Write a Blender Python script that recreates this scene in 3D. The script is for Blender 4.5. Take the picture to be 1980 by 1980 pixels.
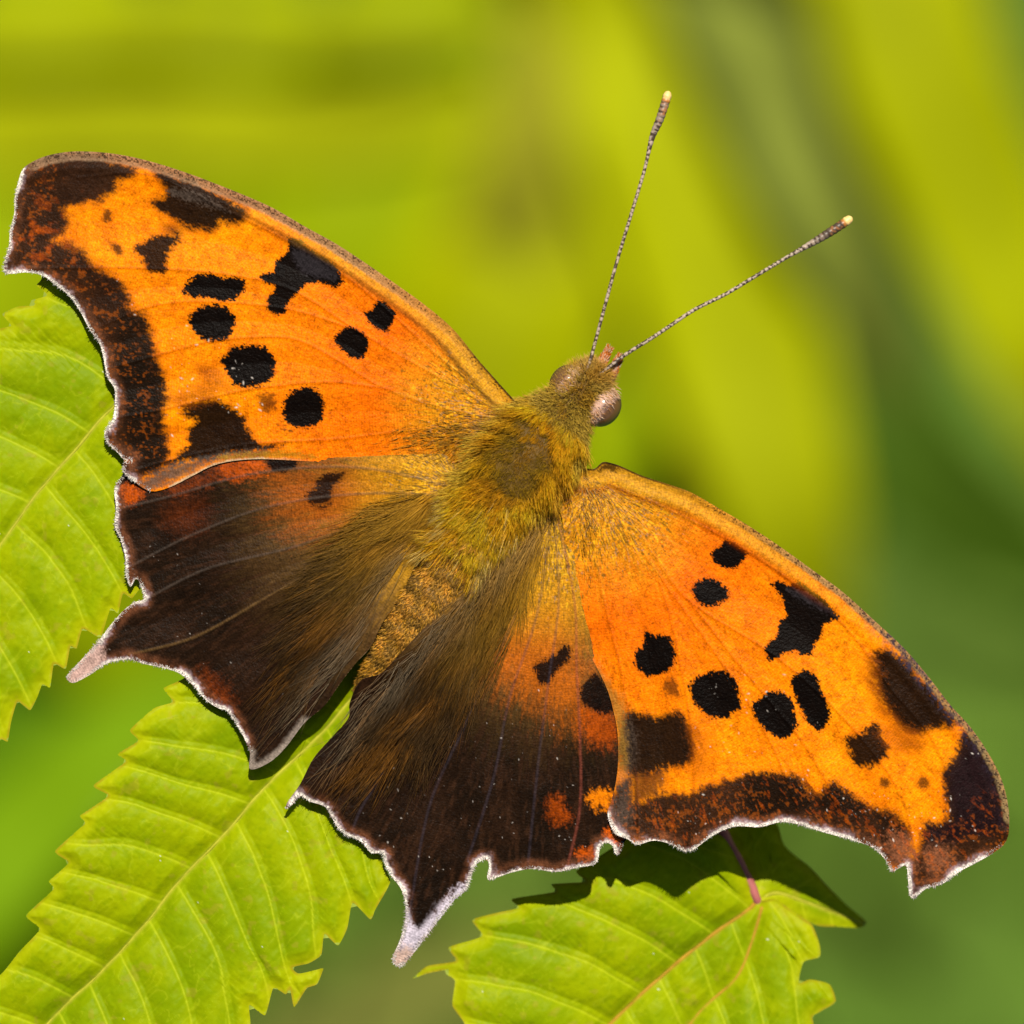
import bpy, math
import numpy as np

# ------------------------------------------------------------------ camera, sky, sun, exposure
scene = bpy.context.scene
for o in list(bpy.data.objects):
    bpy.data.objects.remove(o)
COL = scene.collection
S = 0.057 / 1980.0            # metres per unit of the working grid (1980 units = 57 mm)
CAM_D = 0.30                  # lens to wings, metres

cam = bpy.data.cameras.new('camera')
cam.lens = 36.0 * CAM_D / 0.057
cam.sensor_width = 36.0
cam.clip_start = 0.01
cam.clip_end = 200.0
cam.dof.use_dof = True
cam.dof.focus_distance = CAM_D - 0.0008
cam.dof.aperture_fstop = 23.0
cam_o = bpy.data.objects.new('camera', cam)
cam_o.location = (0, 0, CAM_D)
COL.objects.link(cam_o)
scene.camera = cam_o
scene.render.resolution_x = scene.render.resolution_y = 1024

SUN_EL = math.radians(60)
sx, sy = 0.17, 1.0            # towards the sun, seen from above
sl = math.hypot(sx, sy)
sun_vec = (sx / sl * math.cos(SUN_EL), sy / sl * math.cos(SUN_EL), math.sin(SUN_EL))
world = bpy.data.worlds.new('World')
scene.world = world
world.use_nodes = True
wn = world.node_tree.nodes
sky = wn.new('ShaderNodeTexSky')
sky.sky_type = 'NISHITA'
sky.sun_disc = False
sky.sun_elevation = SUN_EL
sky.sun_rotation = math.atan2(sx, sy)
bg = wn['Background']
bg.inputs['Strength'].default_value = 0.05
world.node_tree.links.new(sky.outputs[0], bg.inputs[0])
sun = bpy.data.lights.new('sun', 'SUN')
sun.energy = 5.0
sun.angle = math.radians(0.5)
sun.color = (1.0, 0.94, 0.83)
sun_o = bpy.data.objects.new('sun', sun)
from mathutils import Vector
sun_o.rotation_euler = Vector(sun_vec).to_track_quat('Z', 'Y').to_euler()
sun_o.location = (0, 0.5, 1.0)
COL.objects.link(sun_o)
scene.view_settings.view_transform = 'Standard'
scene.view_settings.look = 'None'
scene.view_settings.exposure = 0.46
scene.view_settings.gamma = 1.0

# ------------------------------------------------------------------ helpers
RNG = np.random.default_rng(7)


def hash2(ix, iy, seed):
    h = (ix.astype(np.int64) * 374761393 + iy.astype(np.int64) * 668265263 + seed * 974711) & 0xFFFFFFFF
    h = ((h ^ (h >> 13)) * 1274126177) & 0xFFFFFFFF
    h = (h ^ (h >> 16)) & 0xFFFFFF
    return h / float(0xFFFFFF)


def vnoise(x, y, seed=0):
    ix = np.floor(x); iy = np.floor(y)
    fx = x - ix; fy = y - iy
    fx = fx * fx * (3 - 2 * fx); fy = fy * fy * (3 - 2 * fy)
    a = hash2(ix, iy, seed); b = hash2(ix + 1, iy, seed)
    c = hash2(ix, iy + 1, seed); d = hash2(ix + 1, iy + 1, seed)
    return (a + (b - a) * fx) * (1 - fy) + (c + (d - c) * fx) * fy


def fbm(x, y, seed=0, octv=3):
    s = 0; a = 1; t = 0
    for k in range(octv):
        s = s + a * vnoise(x * 2 ** k, y * 2 ** k, seed + k * 17)
        t += a; a *= 0.5
    return s / t


def seg_dist(P, A, B):
    """distance of points P (N,2) to the segments A-B, chunked"""
    out = np.empty(len(P))
    d = B - A
    l2 = np.maximum((d ** 2).sum(1), 1e-9)
    for i in range(0, len(P), 20000):
        p = P[i:i + 20000, None, :]
        t = np.clip(((p - A) * d).sum(2) / l2, 0, 1)
        q = p - (A + t[..., None] * d)
        out[i:i + 20000] = np.sqrt((q ** 2).sum(2).min(1))
    return out


def pl_dist(P, line):
    """distance to a polyline: exact near it, interpolated from a lattice farther off"""
    L = np.asarray(line, float)
    if len(P) < 12000:
        return seg_dist(P, L[:-1], L[1:])
    st = 8.0
    lo = P.min(0) - st; hi = P.max(0) + 2 * st
    gx = np.arange(lo[0], hi[0] + st, st); gy = np.arange(lo[1], hi[1] + st, st)
    G = np.stack(np.meshgrid(gx, gy), -1).reshape(-1, 2)
    c = seg_dist(G, L[:-1], L[1:]).reshape(len(gy), len(gx))
    fx = (P[:, 0] - lo[0]) / st; fy = (P[:, 1] - lo[1]) / st
    ix = fx.astype(int); iy = fy.astype(int); fx = fx - ix; fy = fy - iy
    d = (c[iy, ix] * (1 - fx) + c[iy, ix + 1] * fx) * (1 - fy) + (c[iy + 1, ix] * (1 - fx) + c[iy + 1, ix + 1] * fx) * fy
    b = d < 13
    d[b] = seg_dist(P[b], L[:-1], L[1:])
    return d


def nearest_on(P, poly):
    A = poly; B = np.roll(poly, -1, 0)
    d = B - A
    l2 = np.maximum((d ** 2).sum(1), 1e-9)
    out = np.empty_like(P)
    for i in range(0, len(P), 20000):
        p = P[i:i + 20000, None, :]
        t = np.clip(((p - A) * d).sum(2) / l2, 0, 1)
        q = A + t[..., None] * d
        k = ((p - q) ** 2).sum(2).argmin(1)
        out[i:i + 20000] = q[np.arange(len(k)), k]
    return out


def inside(P, poly):
    x, y = P[:, 0], P[:, 1]
    r = np.zeros(len(P), bool)
    n = len(poly)
    for i in range(n):
        x0, y0 = poly[i]; x1, y1 = poly[(i + 1) % n]
        if y0 == y1:
            continue
        c = (y0 > y) != (y1 > y)
        r ^= c & (x < (x1 - x0) * (y - y0) / (y1 - y0) + x0)
    return r


def sdist(P, poly):
    d = seg_dist(P, poly, np.roll(poly, -1, 0))
    return np.where(inside(P, poly), d, -d)


def catmull(pts, step=4.0, closed=False, tens=0.5):
    p = np.asarray(pts, float)
    n = len(p)
    out = []
    rng = range(n if closed else n - 1)
    for i in rng:
        if closed:
            p0, p1, p2, p3 = p[i - 1], p[i], p[(i + 1) % n], p[(i + 2) % n]
        else:
            p0 = p[max(i - 1, 0)]; p1 = p[i]; p2 = p[i + 1]; p3 = p[min(i + 2, n - 1)]
        L = np.linalg.norm(p2 - p1)
        k = max(1, int(round(L / step)))
        # centripetal-like damping keeps the corners of the traced outline crisp
        m1 = tens * (p2 - p0); m2 = tens * (p3 - p1)
        for m in (m1, m2):
            lm = np.linalg.norm(m)
            if lm > L:
                m *= L / lm
        t = (np.arange(k) / k)[:, None]
        out.append((2 * t**3 - 3 * t**2 + 1) * p1 + (t**3 - 2 * t**2 + t) * m1 + (-2 * t**3 + 3 * t**2) * p2 + (t**3 - t**2) * m2)
    if not closed:
        out.append(p[-1:])
    return np.concatenate(out)


def sm(x, a, b):
    t = np.clip((x - a) / (b - a), 0, 1)
    return t * t * (3 - 2 * t)


def mesh_obj(name, V, F, mat, parent=None, col=None, smooth=True):
    """V (N,3) in metres; F (M,k) array or list of arrays of equal width"""
    me = bpy.data.meshes.new(name)
    if not isinstance(F, list):
        F = [F]
    V = np.asarray(V, np.float32)
    me.vertices.add(len(V))
    me.vertices.foreach_set('co', V.ravel())
    nl = sum(f.size for f in F); nf = sum(len(f) for f in F)
    me.loops.add(nl)
    me.loops.foreach_set('vertex_index', np.concatenate([f.ravel() for f in F]).astype(np.int32))
    me.polygons.add(nf)
    tot = np.concatenate([np.full(len(f), f.shape[1], np.int32) for f in F])
    st = np.concatenate([[0], np.cumsum(tot)[:-1]]).astype(np.int32)
    me.polygons.foreach_set('loop_start', st)
    me.polygons.foreach_set('loop_total', tot)
    if smooth:
        me.polygons.foreach_set('use_smooth', np.ones(nf, bool))
    if col is not None:
        a = me.color_attributes.new('Col', 'FLOAT_COLOR', 'POINT')
        c = np.ones((len(V), 4), np.float32)
        c[:, :3] = col
        a.data.foreach_set('color', c.ravel())
    me.update(calc_edges=True)
    me.materials.append(mat)
    o = bpy.data.objects.new(name, me)
    COL.objects.link(o)
    if parent is not None:
        o.parent = parent
    return o


def empty(name, label=None, cat=None, group=None):
    o = bpy.data.objects.new(name, None)
    o.empty_display_size = 0.005
    COL.objects.link(o)
    if label:
        o['label'] = label
    if cat:
        o['category'] = cat
    if group:
        o['group'] = group
    return o


def to_m(P, k=1.0):
    """working grid (x right, y down, z up) -> metres"""
    P = np.asarray(P, float)
    out = np.empty_like(P)
    out[:, 0] = (P[:, 0] - 990) * S * k
    out[:, 1] = (990 - P[:, 1]) * S * k
    out[:, 2] = P[:, 2] * S
    return out


def sheet(name, outline, h, zfun, colfun, mat, parent, thick=3.0, k=1.0, lower_col=(0.2, 0.12, 0.06)):
    """thin closed body (upper and lower skin) over a traced outline"""
    poly = np.asarray(outline, float)
    lo = poly.min(0) - 2 * h; hi = poly.max(0) + 2 * h
    Vs = []; Fs = []; Cs = []; base = 0
    cs = 6.0
    gx = np.arange(lo[0] - cs, hi[0] + 2 * cs, cs); gy = np.arange(lo[1] - cs, hi[1] + 2 * cs, cs)
    G = np.stack(np.meshgrid(gx, gy), -1)
    csd = sdist(G.reshape(-1, 2), poly).reshape(G.shape[:2])
    for side, hh in ((1, h), (-1, h * 3)):
        x = np.arange(lo[0], hi[0], hh); y = np.arange(lo[1], hi[1], hh)
        X, Y = np.meshgrid(x, y)
        P = np.stack([X.ravel(), Y.ravel()], 1)
        fx = (P[:, 0] - gx[0]) / cs; fy = (P[:, 1] - gy[0]) / cs
        ix = np.clip(fx.astype(int), 0, len(gx) - 2); iy = np.clip(fy.astype(int), 0, len(gy) - 2)
        fx -= ix; fy -= iy
        sd = (csd[iy, ix] * (1 - fx) + csd[iy, ix + 1] * fx) * (1 - fy) + (csd[iy + 1, ix] * (1 - fx) + csd[iy + 1, ix + 1] * fx) * fy
        near = np.abs(sd) < 8 + hh
        sd[near] = sdist(P[near], poly)
        keep = sd > -0.72 * hh
        snap = keep & (sd < 0.55 * hh)
        P[snap] = nearest_on(P[snap], poly)
        sd = np.where(snap, 0, sd)
        K = keep.reshape(X.shape)
        q = K[:-1, :-1] & K[1:, :-1] & K[:-1, 1:] & K[1:, 1:]
        idx = -np.ones(len(P), int)
        used = np.zeros(K.shape, bool)
        used[:-1, :-1] |= q; used[1:, :-1] |= q; used[:-1, 1:] |= q; used[1:, 1:] |= q
        u = used.ravel()
        idx[u] = np.arange(u.sum())
        I = idx.reshape(K.shape)
        f = np.stack([I[:-1, :-1][q], I[1:, :-1][q], I[1:, 1:][q], I[:-1, 1:][q]], 1)
        if side < 0:
            f = f[:, ::-1]
        P = P[u]; sd = sd[u]
        z = zfun(P, sd)
        if side < 0:
            z = z - thick * np.clip(sd / 8.0, 0, 1)
            c = np.tile(np.asarray(lower_col), (len(P), 1)).astype(float)
            c *= (0.7 + 0.6 * fbm(P[:, 0] / 12, P[:, 1] / 12, 3))[:, None]
        else:
            c = colfun(P, sd)
        Vs.append(np.column_stack([P, z])); Fs.append(f + base); Cs.append(c)
        base += len(P)
    return mesh_obj(name, to_m(np.concatenate(Vs), k), [np.concatenate(Fs)], mat, parent, np.concatenate(Cs))


def hairs(name, R, Dr, L, Wd, c0, c1, mat, parent, bend=None, segs=3, k=1.0):
    """tapered three-sided hairs. R roots, Dr unit directions, L lengths, Wd widths (grid units)"""
    n = len(R)
    if n == 0:
        return None
    up = RNG.normal(size=(n, 3))
    s1 = np.cross(Dr, up); s1 /= np.linalg.norm(s1, axis=1)[:, None] + 1e-9
    s2 = np.cross(Dr, s1)
    if bend is None:
        bend = np.zeros((n, 3))
    V = []; C = []
    for j in range(segs):
        t = j / segs
        cen = R + Dr * (L * t)[:, None] + bend * (L * t * t)[:, None]
        w = Wd * 0.5 * (1 - 0.75 * t)
        for a in (0, 2.094, 4.189):
            V.append(cen + s1 * (w * math.cos(a))[:, None] + s2 * (w * math.sin(a))[:, None])
            C.append(c0 * (1 - t) + c1 * t)
    V.append(R + Dr * L[:, None] + bend * L[:, None]); C.append(c1)
    nv = segs * 3 + 1
    V = np.stack(V, 1).reshape(-1, 3); C = np.stack(C, 1).reshape(-1, 3)
    b = np.arange(n)[:, None] * nv
    tris = []
    for j in range(segs - 1):
        for a in range(3):
            p, q = j * 3 + a, j * 3 + (a + 1) % 3
            tris += [(p, q, q + 3), (p, q + 3, p + 3)]
    for a in range(3):
        tris.append(((segs - 1) * 3 + a, (segs - 1) * 3 + (a + 1) % 3, segs * 3))
    T = np.asarray(tris)
    F = (b[:, :, None] + T[None]).reshape(-1, 3)
    return mesh_obj(name, to_m(V, k), F, mat, parent, C)


def tube(path, rad, nseg=8, flat=None):
    """swept tube along path (N,3) with radii; returns V, F (quads + cap fans as quads)"""
    P = np.asarray(path, float); n = len(P)
    T = np.gradient(P, axis=0); T /= np.linalg.norm(T, axis=1)[:, None] + 1e-9
    ref = np.array([0, 0, 1.0])
    if abs(T[:, 2]).max() > 0.9:
        ref = np.array([0.9, 0.3, 0.1])
    s = np.cross(T, ref); s /= np.linalg.norm(s, axis=1)[:, None] + 1e-9
    u = np.cross(s, T)
    rad = np.broadcast_to(np.asarray(rad, float), (n,))
    V = []
    for a in range(nseg):
        an = 2 * math.pi * a / nseg
        V.append(P + s * (rad * math.cos(an))[:, None] + u * (rad * (flat or 1.0) * math.sin(an))[:, None])
    V = np.stack(V, 1).reshape(-1, 3)
    i = np.arange(n - 1)[:, None] * nseg; a = np.arange(nseg)[None]; b = (a + 1) % nseg
    F = np.stack([i + a, i + b, i + nseg + b, i + nseg + a], -1).reshape(-1, 4)
    V = np.concatenate([V, P[:1], P[-1:]])
    c0 = n * nseg; c1 = c0 + 1
    a = np.arange(nseg); b = (a + 1) % nseg
    T0 = np.stack([np.full(nseg, c0), b, a], 1)
    T1 = np.stack([np.full(nseg, c1), (n - 1) * nseg + a, (n - 1) * nseg + b], 1)
    return V, [F, np.concatenate([T0, T1])]


# ------------------------------------------------------------------ materials
def mat_attr(name, rough=0.6, spec=0.3, trans=0.0, bump=0.0, bscale=4000.0, var=0.0, vscale=9000.0, sheen=0.0, tint=None, coat=0.0):
    m = bpy.data.materials.new(name); m.use_nodes = True
    nt = m.node_tree; N = nt.nodes; Lk = nt.links
    b = N['Principled BSDF']
    b.inputs['Roughness'].default_value = rough
    b.inputs['Specular IOR Level'].default_value = spec
    b.inputs['Sheen Weight'].default_value = sheen
    b.inputs['Coat Weight'].default_value = coat
    at = N.new('ShaderNodeAttribute'); at.attribute_name = 'Col'
    src = at.outputs['Color']
    tc = N.new('ShaderNodeTexCoord')
    if var > 0:
        nz = N.new('ShaderNodeTexNoise'); nz.inputs['Scale'].default_value = vscale; nz.inputs['Detail'].default_value = 3
        Lk.new(tc.outputs['Object'], nz.inputs['Vector'])
        mr = N.new('ShaderNodeMapRange'); mr.inputs[1].default_value = 0.25; mr.inputs[2].default_value = 0.75
        mr.inputs[3].default_value = 1 - var; mr.inputs[4].default_value = 1 + var
        Lk.new(nz.outputs['Fac'], mr.inputs[0])
        mx = N.new('ShaderNodeVectorMath'); mx.operation = 'SCALE'
        Lk.new(src, mx.inputs[0]); Lk.new(mr.outputs[0], mx.inputs['Scale'])
        src = mx.outputs[0]
    Lk.new(src, b.inputs['Base Color'])
    if bump > 0:
        n2 = N.new('ShaderNodeTexNoise'); n2.inputs['Scale'].default_value = bscale; n2.inputs['Detail'].default_value = 2
        Lk.new(tc.outputs['Object'], n2.inputs['Vector'])
        bp = N.new('ShaderNodeBump'); bp.inputs['Strength'].default_value = bump; bp.inputs['Distance'].default_value = 0.00005
        Lk.new(n2.outputs['Fac'], bp.inputs['Height']); Lk.new(bp.outputs[0], b.inputs['Normal'])
    if trans > 0:
        tr = N.new('ShaderNodeBsdfTranslucent')
        ms = N.new('ShaderNodeMixShader'); ms.inputs[0].default_value = trans
        g = N.new('ShaderNodeVectorMath'); g.operation = 'MULTIPLY'
        g.inputs[1].default_value = tint or (1, 1, 1)
        Lk.new(src, g.inputs[0]); Lk.new(g.outputs[0], tr.inputs['Color'])
        Lk.new(b.outputs[0], ms.inputs[1]); Lk.new(tr.outputs[0], ms.inputs[2])
        Lk.new(ms.outputs[0], N['Material Output'].inputs['Surface'])
    return m


M_WING = mat_attr('wing_scales', rough=0.42, spec=0.025, bump=0.7, bscale=8000, var=0.22, vscale=11000)
M_FUR = mat_attr('fur', rough=0.38, spec=0.09, trans=0.3)
M_FRINGE = mat_attr('fringe', rough=0.6, spec=0.3, trans=0.25)
M_BODY = mat_attr('cuticle', rough=0.55, spec=0.12, bump=0.4, bscale=6000, var=0.25)
M_EYE = mat_attr('eye', rough=0.1, spec=0.5)
M_ANT = mat_attr('antenna', rough=0.45, spec=0.4, var=0.2)
M_LEAF = mat_attr('leaf', rough=0.45, spec=0.035, trans=0.18, bump=0.3, bscale=3500, var=0.06, vscale=2500, tint=(1.1, 1.15, 0.3))
M_STEM = mat_attr('stem', rough=0.45, spec=0.35, bump=0.2, bscale=3000, var=0.12, vscale=1500)
M_BGLEAF = mat_attr('background_leaf', rough=0.6, spec=0.03, trans=0.3, var=0.08, vscale=120, tint=(1.1, 1.15, 0.5))


# ------------------------------------------------------------------ ground
def ground():
    m = bpy.data.materials.new('ground'); m.use_nodes = True
    N = m.node_tree.nodes; Lk = m.node_tree.links
    b = N['Principled BSDF']; b.inputs['Roughness'].default_value = 0.9
    tc = N.new('ShaderNodeTexCoord')
    nz = N.new('ShaderNodeTexNoise'); nz.inputs['Scale'].default_value = 14; nz.inputs['Detail'].default_value = 5
    Lk.new(tc.outputs['Object'], nz.inputs['Vector'])
    cr = N.new('ShaderNodeValToRGB')
    cr.color_ramp.elements[0].position = 0.35; cr.color_ramp.elements[0].color = (0.035, 0.075, 0.012, 1)
    cr.color_ramp.elements[1].position = 0.68; cr.color_ramp.elements[1].color = (0.13, 0.19, 0.03, 1)
    Lk.new(nz.outputs['Fac'], cr.inputs[0]); Lk.new(cr.outputs[0], b.inputs['Base Color'])
    n = 60; R = 40.0
    t = np.linspace(-1, 1, n); g = np.sign(t) * np.abs(t) ** 3 * R
    X, Y = np.meshgrid(g, g)
    Z = GROUND_Z + 0.02 * (fbm(X * 2 + 90, Y * 2 + 90, 5) - 0.5)
    I = np.arange(n * n).reshape(n, n)
    F = np.stack([I[:-1, :-1], I[:-1, 1:], I[1:, 1:], I[1:, :-1]], -1).reshape(-1, 4)
    o = mesh_obj('ground', np.column_stack([X.ravel(), Y.ravel(), Z.ravel()]), F, m)
    o['kind'] = 'structure'


GROUND_Z = -1.3
ground()


# ------------------------------------------------------------------ traced shapes (grid units, 1980 across)
def crop(ox, oy, s):
    return lambda *p: [(ox + x / s, oy + y / s) for x, y in p]


cA = crop(0, 260, 3.7154); cB = crop(480, 400, 3.7154); cC = crop(180, 600, 3.7154); cD = crop(100, 860, 3.7154)
cE = crop(440, 1000, 3.7154); cR1 = crop(1080, 880, 3.7154); cR2 = crop(1440, 1100, 3.0185); cR3 = crop(540, 1360, 3.7154)
cR4 = crop(900, 1200, 3.7154); cR5 = crop(680, 900, 3.7154); cH = crop(840, 640, 4.83); cT = crop(1040, 640, 9.66)
cL1 = crop(0, 520, 2.0567); cL2 = crop(0, 1280, 2.4769); cL3 = crop(780, 1560, 2.1)

LF_costa = cB((1940, 1420), (1910, 1390), (1660, 1110), (1470, 880), (1270, 710), (1090, 580), (860, 420), (630, 270), (430, 160), (150, 0)) + \
    cA((1500, 340), (1200, 235), (960, 170), (740, 135), (520, 128), (350, 155), (240, 200))
LF_outer = cA((170, 250), (130, 360), (110, 460), (105, 580), (75, 700), (70, 800), (35, 930), (50, 1000), (210, 995), (320, 1020), (400, 1080),
              (500, 1160), (580, 1270), (650, 1400), (720, 1500), (750, 1600), (780, 1750)) + \
    cC((160, 560), (165, 660), (150, 780), (90, 880), (110, 950), (180, 1020), (230, 1070), (285, 1076), (235, 1090), (220, 1150), (250, 1190), (300, 1230), (420, 1300))
LF_trail = cC((560, 1270), (720, 1190), (860, 1120), (1000, 1085), (1200, 1070), (1450, 1080), (1650, 1090)) + [(760, 897), (880, 895), (970, 875), (1010, 830)]
LH_lead = [(985, 905), (900, 858), (820, 850), (700, 850), (500, 852), (330, 880), (262, 905)]
LH_outer = [(240, 918)] + cC((160, 1280), (170, 1420), (160, 1550), (200, 1640), (235, 1770), (240, 1900)) + \
    cD((545, 960), (570, 1020), (610, 960), (640, 1000), (660, 1060), (665, 1110), (600, 1130), (520, 1190), (430, 1290), (330, 1420), (200, 1560),
       (110, 1660), (115, 1690), (160, 1710), (280, 1650), (400, 1570), (560, 1540), (660, 1570), (800, 1600), (920, 1640), (1020, 1730), (1110, 1830), (1200, 1890)) + \
    cE((0, 1390), (80, 1510), (130, 1600), (165, 1690), (160, 1800), (220, 1800), (330, 1740), (430, 1640), (560, 1470))
LH_trail = cE((700, 1350), (820, 1180), (930, 1040), (1030, 930), (1115, 760), (1250, 560), (1360, 330)) + [(840, 1045), (900, 990)]
RF_costa = [(1095, 905)] + cH((1490, 1290), (1525, 1262), (1560, 1230)) + cR1((340, 50), (430, 75), (600, 150), (800, 215), (950, 270), (1150, 385), (1330, 490), (1530, 620), (1700, 740)) + \
    cR2((380, 0), (560, 130), (760, 310), (920, 460), (1050, 610), (1190, 790), (1300, 910), (1400, 1050), (1480, 1200), (1520, 1330), (1535, 1450))
RF_outer = cR2((1530, 1550), (1500, 1610), (1400, 1680), (1250, 1760), (1150, 1830), (1050, 1860), (985, 1915), (955, 1900), (945, 1800), (935, 1725), (900, 1735),
               (850, 1760), (820, 1700), (740, 1620), (600, 1570), (450, 1530), (330, 1490), (210, 1470), (80, 1500)) + \
    cR4((1932, 1470), (1780, 1530), (1640, 1630), (1580, 1650), (1480, 1600), (1350, 1570), (1230, 1600), (1160, 1560), (1070, 1520), (1020, 1390))
RF_trail = cR4((1050, 1280), (1080, 1150), (1095, 1000), (1090, 800), (1060, 640), (1020, 500), (940, 330)) + cR5((1670, 1280), (1590, 1100), (1530, 800), (1520, 450)) + [(1080, 985), (1055, 935)]
RH_lead = [(1060, 965), (1120, 990), (1180, 1100), (1225, 1300), (1240, 1480), (1225, 1600)]
RH_outer = cR4((1140, 1590), (1100, 1680), (1070, 1665), (1060, 1620), (1010, 1590), (970, 1620), (950, 1720), (920, 1750), (800, 1770), (650, 1800), (480, 1780),
               (350, 1800), (170, 1860), (155, 1840), (170, 1760), (150, 1710), (80, 1745)) + \
    cR3((1390, 1200), (1370, 1270), (1340, 1340), (1260, 1410), (1150, 1550), (1050, 1680), (960, 1800), (870, 1890), (820, 1860), (815, 1820), (870, 1690),
        (905, 1560), (905, 1420), (870, 1320), (800, 1230), (750, 1130), (745, 1075), (660, 1070), (590, 990), (450, 920), (380, 820), (330, 740), (220, 700),
        (150, 660), (100, 720), (50, 760))
RH_trail = cR3((60, 710), (150, 580), (250, 390), (380, 240), (500, 100)) + cE((880, 1330), (960, 1170)) + [(738, 1300), (800, 1235), (860, 1170), (915, 1105), (970, 1050), (1020, 995)]

# colours: pigments, linear
OR = np.array((0.63, 0.156, 0.0006)); OR_DEEP = np.array((0.54, 0.080, 0.0006)); OR_YEL = np.array((0.66, 0.215, 0.001)); RUST = np.array((0.20, 0.042, 0.001)); GOLD = np.array((0.40, 0.19, 0.006))
MUST = np.array((0.27, 0.125, 0.006)); OLIVE = np.array((0.13, 0.085, 0.012))
BLK = np.array((0.0026, 0.0013, 0.0008)); DBR = np.array((0.0068, 0.0034, 0.0015)); BRN = np.array((0.024, 0.0095, 0.0040))
RBR = np.array((0.17, 0.058, 0.024)); LIL = np.array((0.30, 0.22, 0.24)); CREAM = np.array((0.52, 0.46, 0.40)); GREYB = np.array((0.09, 0.066, 0.05))


class Paint:
    """pigment pattern of a wing, one value per scale-sized vertex"""

    def __init__(self, P, root, seed, base):
        self.P = P
        self.x, self.y = P[:, 0], P[:, 1]
        d = P - np.asarray(root)
        self.r = np.hypot(d[:, 0], d[:, 1]); self.th = np.arctan2(d[:, 1], d[:, 0])
        self.seed = seed
        self.c = np.tile(np.asarray(base, float), (len(P), 1))
        self.streak = fbm(self.r / 26, self.th * 95, seed, 3) - 0.5          # long along the veins
        self.hair = fbm(self.r / 7.0, self.th * self.r.mean() / 2.2, seed + 31, 2) - 0.5
        self.fine = fbm(self.x / 5.0, self.y / 5.0, seed + 5, 2) - 0.5
        self.mid = fbm(self.x / 16.0, self.y / 16.0, seed + 9, 3) - 0.5
        self.big = fbm(self.x / 70.0, self.y / 70.0, seed + 11, 3) - 0.5
        self.rnd = hash2(np.round(self.x * 0.4), np.round(self.y * 0.4), seed + 3)

    def mix(self, m, col):
        m = np.clip(m, 0, 1)[:, None]
        self.c = self.c * (1 - m) + np.asarray(col) * m

    def poly(self, poly, col, a=1.0, soft=3.0, amp=7.0, rag=5.0, smooth=True):
        if rag >= 8:
            soft *= 1.7
        p = np.asarray(poly, float)
        if smooth:
            p = catmull(p, 6, True)
        e = soft + amp + rag + 3
        b = (self.x > p[:, 0].min() - e) & (self.x < p[:, 0].max() + e) & (self.y > p[:, 1].min() - e) & (self.y < p[:, 1].max() + e)
        if not b.any():
            return
        sd = sdist(self.P[b], p) + amp * self.streak[b] * 1.3 + rag * self.fine[b] * 1.5 + (4.5 + 0.4 * amp) * self.hair[b] + (5.0 + 0.2 * amp) * (self.rnd[b] - 0.5)
        m = np.zeros(len(self.P)); m[b] = a * sm(sd, -soft, soft)
        self.mix(m, col)

    def near(self, line, width, col, a=1.0, soft=None, amp=0.0):
        d = pl_dist(self.P, line) - amp * self.streak - amp * self.mid
        s = soft or width * 0.5
        self.mix(a * (1 - sm(d, width - s, width + s)), col)


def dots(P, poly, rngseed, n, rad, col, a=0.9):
    """glints of loose scales painted as pale specks, plus stray dark flecks: most are tiny and faint, a few are bright"""
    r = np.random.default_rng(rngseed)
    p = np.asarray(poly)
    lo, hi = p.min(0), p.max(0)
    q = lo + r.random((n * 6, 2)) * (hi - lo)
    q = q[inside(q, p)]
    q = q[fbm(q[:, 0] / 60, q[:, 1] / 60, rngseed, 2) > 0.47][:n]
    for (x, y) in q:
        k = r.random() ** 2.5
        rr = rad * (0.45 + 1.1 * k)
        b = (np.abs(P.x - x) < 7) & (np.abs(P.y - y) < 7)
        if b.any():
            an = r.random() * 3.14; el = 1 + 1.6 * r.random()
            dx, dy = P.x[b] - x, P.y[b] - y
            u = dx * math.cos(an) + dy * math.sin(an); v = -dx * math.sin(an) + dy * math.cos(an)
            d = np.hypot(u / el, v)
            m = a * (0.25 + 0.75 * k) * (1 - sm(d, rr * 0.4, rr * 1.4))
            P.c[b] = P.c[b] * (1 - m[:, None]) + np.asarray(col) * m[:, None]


def base_scales(p, extra, R=330.0):
    """golden, dark and lilac scales dusted over the wing root, thinning outwards"""
    k = np.clip(sm(p.r, R, 40) + extra, 0, 1)
    p.mix(np.clip(k * 1.3 + 0.8 * p.streak, 0, 1) * 0.7 * sm(k, 0.0, 0.35), GOLD)
    n1 = vnoise(p.r / 7.0, p.th * 62, p.seed + 51); n2 = vnoise(p.r / 6.0 + 40, p.th * 70, p.seed + 53)
    p.mix(sm(n1 + k * 0.55 + 0.35 * p.mid, 1.04, 1.24) * 0.7 * sm(k, 0, 0.2), OLIVE * 0.55)
    p.mix(sm(n2 + k * 0.5 - 0.35 * p.mid, 1.12, 1.3) * 0.5, np.array((0.20, 0.13, 0.09)))
    p.mix(sm(1 - n1 + k * 0.4, 1.0, 1.2) * 0.6 * sm(k, 0.05, 0.4), np.array((0.60, 0.33, 0.01)))


def forewing_common(p, costa, outer, root, veins):
    # base gradient: deep orange inwards, yellow orange outwards, mustard at the root and along the costa
    p.mix(sm(p.r, 620, 250) * 0.9 * (0.8 + p.big), OR_DEEP)
    p.mix(np.clip(p.big * 1.8, 0, 1) * sm(p.r, 200, 500), OR_YEL)
    p.mix(np.clip(-p.mid * 1.1, 0, 0.35), OR_DEEP * 0.8)
    veins_paint(p, veins, OR_DEEP * 0.5, 0.38)
    base_scales(p, 0.0)


def veins_paint(p, veins, col, a=0.3, w=2.2):
    for v in veins:
        p.near(catmull(v, 12), w, col, a, 1.6)


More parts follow.
